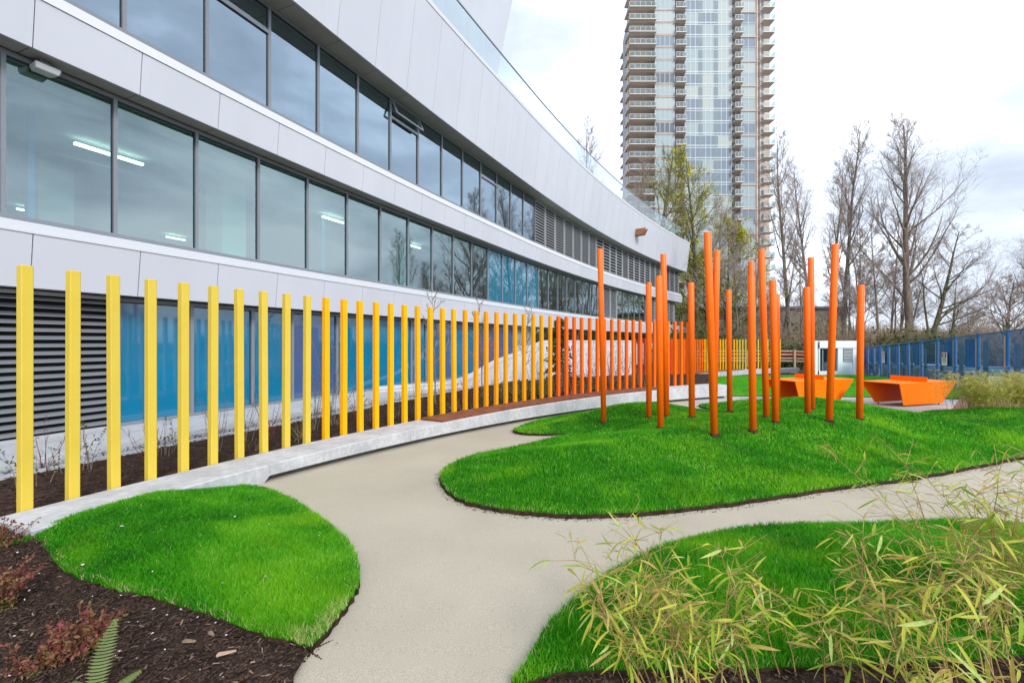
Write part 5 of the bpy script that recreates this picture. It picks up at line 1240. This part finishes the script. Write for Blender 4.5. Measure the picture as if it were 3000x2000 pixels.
# fine bamboo bushes beside the blue fence
for k, (px, py, lb_) in enumerate(((2800+70, 1196, 'fine yellow-green bamboo bush left of the pair beside the blue fence'), (2985, 1200, 'fine yellow-green bamboo bush cut by the right edge beside the blue fence'))):
    c = Vector(((px-1500)/F*12.2, 12.2, float(zg(0, 12.2))))
    bamboo('bamboo_bush', lb_, [(c.x+R_.normal(0, .22), c.y+R_.normal(0, .2), c.z) for _ in range(75)], R_.uniform(.75, 1.2, 75), 110+k, nleaf=26, L=(.07, .13), indiv=0, spreadl=.22, group='bamboo bushes by the blue fence', mix=(.15, .45, .2, .2))
mb = MB(); p = at(2900, 1190, 13.2); mb.hexa([(p.x-.9, p.y-.2, -.6), (p.x+2.6, p.y-1.4, -.6), (p.x+2.6, p.y-.9, -.6), (p.x-.9, p.y+.4, -.6), (p.x-.55, p.y, .06), (p.x+2.6, p.y-1.2, .30), (p.x+2.6, p.y-1.0, .30), (p.x-.55, p.y+.3, .06)])
tag(mb.build('timber_skirt', M_rwood, bevel=.02), 'tan sloping board behind the bamboo bush beside the blue fence', 'board')

# barberry shrubs and fern in the left corner
def barberry(name, label, px, py, H, R0, seed, n=26):
    R_ = np.random.default_rng(seed); c = hit(px, py, zlb); o = empty(name, c); tag(o, label, 'shrub', 'barberry shrubs in the left mulch'); S = []; tr, tg_ = [], []
    for _ in range(n):
        a = R_.uniform(0, 6.28); d = np.array([math.cos(a)*R_.uniform(.2, 1.1), math.sin(a)*R_.uniform(.2, 1.1), 1]); d /= np.linalg.norm(d); p = np.array([R_.normal(0, .03), R_.normal(0, .03), -.02]); L = H*R_.uniform(.6, 1.15)*R0
        for i in range(6):
            q = p+d*L/6; S.append((*p, *q, .0025, .002)); d = d+R_.normal(0, .16, 3); d /= np.linalg.norm(d)
            for t in (.2, .5, .8): (tr if i >= 3 and R_.random() < .75 else tg_).append(p+(q-p)*t)
            p = q
    v, q = prisms(S, 4); link('stems', npmesh('stems', v, q, M_redtwig), o)
    for nm, tt, m in (('red_leaves', tr, M_barb), ('green_leaves', tg_, M_barbg)):
        v, q = leafquads(np.repeat(np.array(tt), 3, 0), .0125, seed, .012, 1); link(nm, npmesh(nm, v, q, m), o)
barberry('barberry_shrub', 'reddish barberry shrub beside the fern in the mulch', 262, 1905, .26, 1.0, 61, 34)
barberry('barberry_shrub', 'reddish barberry shrub cut by the left edge beside the lawn', 10, 1775, .30, 1.0, 62, 34)
barberry('barberry_shrub', 'small barberry shrub at the left edge under the bench end', -10, 1600, .30, 1.0, 63, 20)
barberry('barberry_shrub', 'trailing barberry sprig at the bottom left corner', 110, 1965, .2, 1.0, 64, 14)
c = hit(262, 2090, zlb); FE = empty('fern', c); tag(FE, 'green sword fern standing in the mulch at the bottom left', 'fern')
R_ = np.random.default_rng(70); n_fr = 0
for fr_ in range(7):
    az = (1.85, 1.0, 2.6, .3, 3.1, 3.9, -.6)[fr_]; L = (.40, .22, .22, .2, .2, .2, .2)[fr_]; el = (1.25, .7, .65, .6, .55, .5, .5)[fr_]
    pts = []; p = np.array([0, 0, 0.]); 
    for i in range(15):
        e_l = el-.6*i/14; d = np.array([math.cos(az)*math.cos(e_l), math.sin(az)*math.cos(e_l), math.sin(e_l)]); pts.append((p.copy(), d)); p = p+d*L/14
    Vv, Ff = [], []
    for i, (q, d) in enumerate(pts):
        sd2 = np.array([-math.sin(az), math.cos(az), 0]); w = (.055 if fr_ == 0 else .045)*math.sin(math.pi*min(1, (i+1.2)/15.2))**.7
        for sg in (-1, 1):
            for h in (0, .5):
                q2 = q+d*L/14*h; tip = q2+sd2*sg*w+d*w*.35+np.array([0, 0, -.012]); b = len(Vv); Vv += [q2-d*.004, q2+d*.006, q2+d*.008+sd2*sg*w*.5, tip, q2-d*.002+sd2*sg*w*.5]; Ff += [(b, b+1, b+2), (b, b+2, b+4), (b+4, b+2, b+3)]
    link('frond', npmesh('frond', np.array(Vv), np.array(Ff), M_fern), FE)
